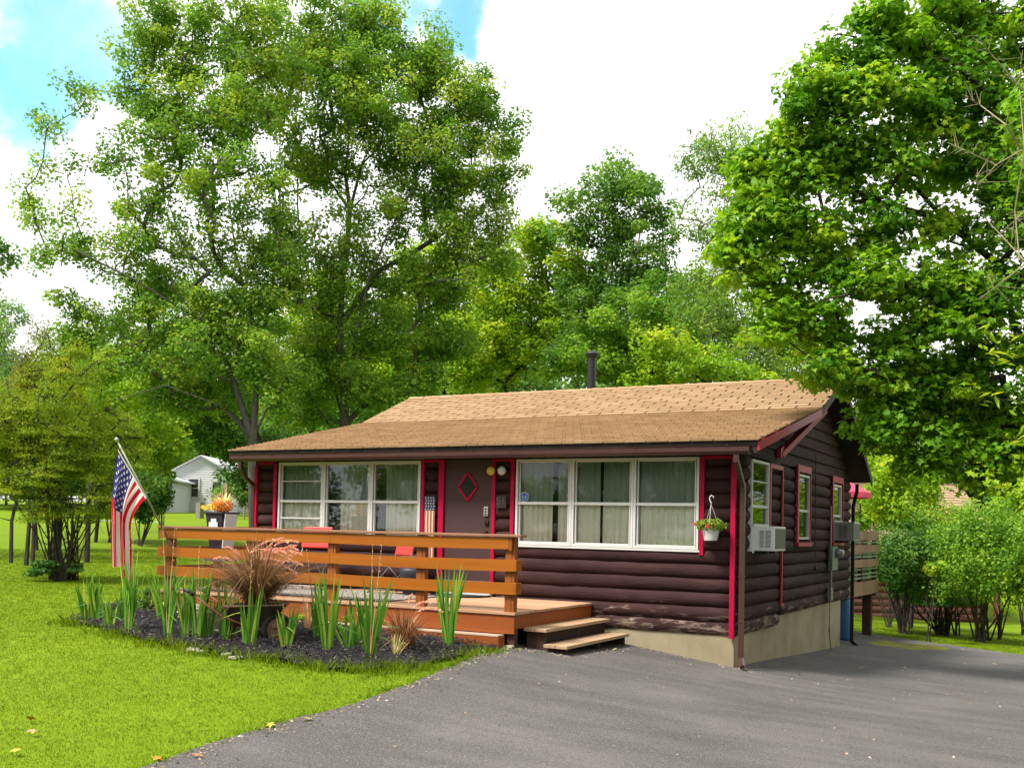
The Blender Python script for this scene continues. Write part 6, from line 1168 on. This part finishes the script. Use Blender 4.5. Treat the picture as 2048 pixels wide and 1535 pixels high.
# white house far left, with a lower wing
def far_house(name, label, px, py, z, w, h, L, rot, wallm, roofm, wins, rise=.9, skirt=True):
    p = at(px, py, z); g_ = p[2]; r = thing(name, label, 'house', tuple(p), None, rot); b = MB(); n = int(h/.14)
    for i in range(n): z0 = .35+i*(h/n); b.hexa([(-w/2-.02, -.02, z0), (w/2+.02, -.02, z0), (w/2+.02, L, z0), (-w/2-.02, L, z0), (-w/2, 0, z0+h/n), (w/2, 0, z0+h/n), (w/2, L, z0+h/n), (-w/2, L, z0+h/n)])
    b.build('wall', wallm, r); b = MB(); t = .35+h; b.v += [(-w/2, -.01, t), (w/2, -.01, t), (0, -.01, t+rise), (-w/2, L, t), (w/2, L, t), (0, L, t+rise)]; b.f += [(0, 1, 2), (3, 5, 4)]; b.t += [.5]*2; b.build('gable', wallm, r)
    b = MB(); e = .25
    for s in (-1, 1): b.hexa([(0, -e, t+rise), (s*(w/2+e), -e, t-.12), (s*(w/2+e), L+e, t-.12), (0, L+e, t+rise), (0, -e, t+rise+.08), (s*(w/2+e), -e, t-.04), (s*(w/2+e), L+e, t-.04), (0, L+e, t+rise+.08)])
    b.build('roof', roofm, r)
    for x0, x1, z0, z1 in wins:
        b = MB(); b.box(x0-.1, x1+.1, -.08, -.0, z0-.1, z0); b.box(x0-.1, x1+.1, -.08, 0, z1, z1+.1); b.box(x0-.1, x0, -.08, 0, z0, z1); b.box(x1, x1+.1, -.08, 0, z0, z1); b.box(x0, x1, -.07, -.02, (z0+z1)/2-.03, (z0+z1)/2+.03); w_ = b.build('window', mat_white, r); b = MB(); b.box(x0, x1, -.04, -.01, z0, z1); b.build('pane', mat_glassd, w_)
    b = MB(); b.box(-w/2+.05, w/2-.05, .05, L-.05, -1.2, .36); b.build('skirt', mat_dark, r); return r
mat_glassd = flat('dark_far_glass', (.05, .06, .06), .15); mat_wsid = flat('white_clapboard', (.72, .73, .76), .6, var=.04); mat_wroof = flat('pale_metal_roof', (.60, .62, .66), .5)
far_house('white_house', 'white clapboard house with two windows in its gable end, seen behind the flower pot', 400, 1038, 66, 3.1, 2.75, 11, YAW-.0, mat_wsid, mat_wroof, [(-.75, -.15, 1.4, 2.5), (.75, 1.3, 1.15, 2.35)], .85)
far_house('white_shed', 'low white building mostly hidden behind the lilac bush', 268, 1058, 62, 4.6, 2.6, 6, YAW+.05, mat_wsid, mat_wroof, [(-.9, -.2, 1.2, 2.2)], .7)
far_house('red_house', 'small dark red house beyond the white car', 486, 1032, 88, 4.2, 1.9, 5, YAW-.2, flat('barn_red_siding', (.24, .03, .04), .7), flat('grey_roof', (.16, .17, .16), .8), [(-.6, .5, 1.1, 2.0)], 1.0)
# white car
cp = at(468, 1036, 70); car = thing('parked_car', 'white car parked beside the white house, just left of the cabin corner', 'car', tuple(cp), None, YAW+.12); S_ = 1.0
side = [(-2.1, .35), (-2.15, .75), (-1.6, .95), (-.9, 1.38), (.35, 1.40), (1.05, .98), (2.0, .82), (2.15, .55), (2.1, .32)]
b = MB(); v0 = 0; ns = len(side)
for y, q in ((-.85, .94), (-.80, 1.), (.80, 1.), (.85, .94)): b.v += [(x*q, y, (z-.6)*q+.6) for x, z in side]
for s in range(3): b.f += [(s*ns+i, s*ns+(i+1) % ns, (s+1)*ns+(i+1) % ns, (s+1)*ns+i) for i in range(ns)]; b.t += [.5]*ns
b.f += [tuple(range(ns)), tuple(3*ns+i for i in reversed(range(ns)))]; b.t += [.5]*2; b.build('body', flat('white_car_paint', (.78, .79, .80), .25), car, bevel=.03)
b = MB(); b.hexa([(-1.3, -.87, .98), (.85, -.87, .98), (.85, -.86, 1.0), (-1.3, -.86, 1.0), (-.8, -.83, 1.32), (.30, -.83, 1.32), (.30, -.80, 1.32), (-.8, -.80, 1.32)]); b.build('side_glass', mat_glassd, car); b = MB(); b.hexa([(.42, -.74, 1.39), (1.06, -.76, 1.00), (1.06, .76, 1.0), (.42, .74, 1.39), (.45, -.74, 1.42), (1.1, -.76, 1.02), (1.1, .76, 1.02), (.45, .74, 1.42)]); b.build('windscreen', mat_glassd, car)
for x in (-1.35, 1.35):
    for y in (-.84, .66): b = MB(); b.lathe([(.30, y), (.33, y+.04), (.33, y+.16), (.30, y+.2)], (x, 0, .33), 18, 'y'); w_ = b.build('wheel', mat_rubber, car); b = MB(); b.lathe([(.18, y-.01), (.19, y+.02)], (x, 0, .33), 12, 'y'); b.build('rim', mat_grey, w_)
# wire fence with posts
fe = thing('wire_fence', 'wire fence with a tall grey wooden post in front of the white house', 'fence', tuple(at(440, 1050, 52))); 
for px, top_, w_, m_ in ((399, 1005, .28, 'grey'), (452, 965, .16, 'tan'), (488, 1012, .06, 'thin')):
    b = HB(); q = at(px, 1046, 52); t = at(px, top_, 52); b.box(q[0]-w_/2, q[0]+w_/2, q[1]-w_/2, q[1]+w_/2, q[2]-1.0, t[2]); b.put('fence_post', flat(m_+'_post_wood', (.24, .22, .18) if m_ == 'grey' else (.34, .23, .12), .9), fe)
b = HB()
for y in (1018, 1028, 1040): b.tube([at(399, y-3, 52), at(452, y, 52), at(488, y+1, 52), at(560, y+3, 52)], .012, 4)
b.put('wire', mat_grey, fe)
lw = thing('retaining_wall', 'low dark retaining wall on the lawn behind the flag and pot', 'wall', tuple(at(290, 1052, 46))); b = HB(); a_ = at(205, 1056, 46); c_ = at(322, 1060, 46); b.bar(a_, c_, .3, .55); b.put('wall_face', mat_dark, lw); b = HB(); b.bar(a_+np.array([0, 0, .32]), c_+np.array([0, 0, .32]), .4, .10); b.put('coping', mat_white, lw)
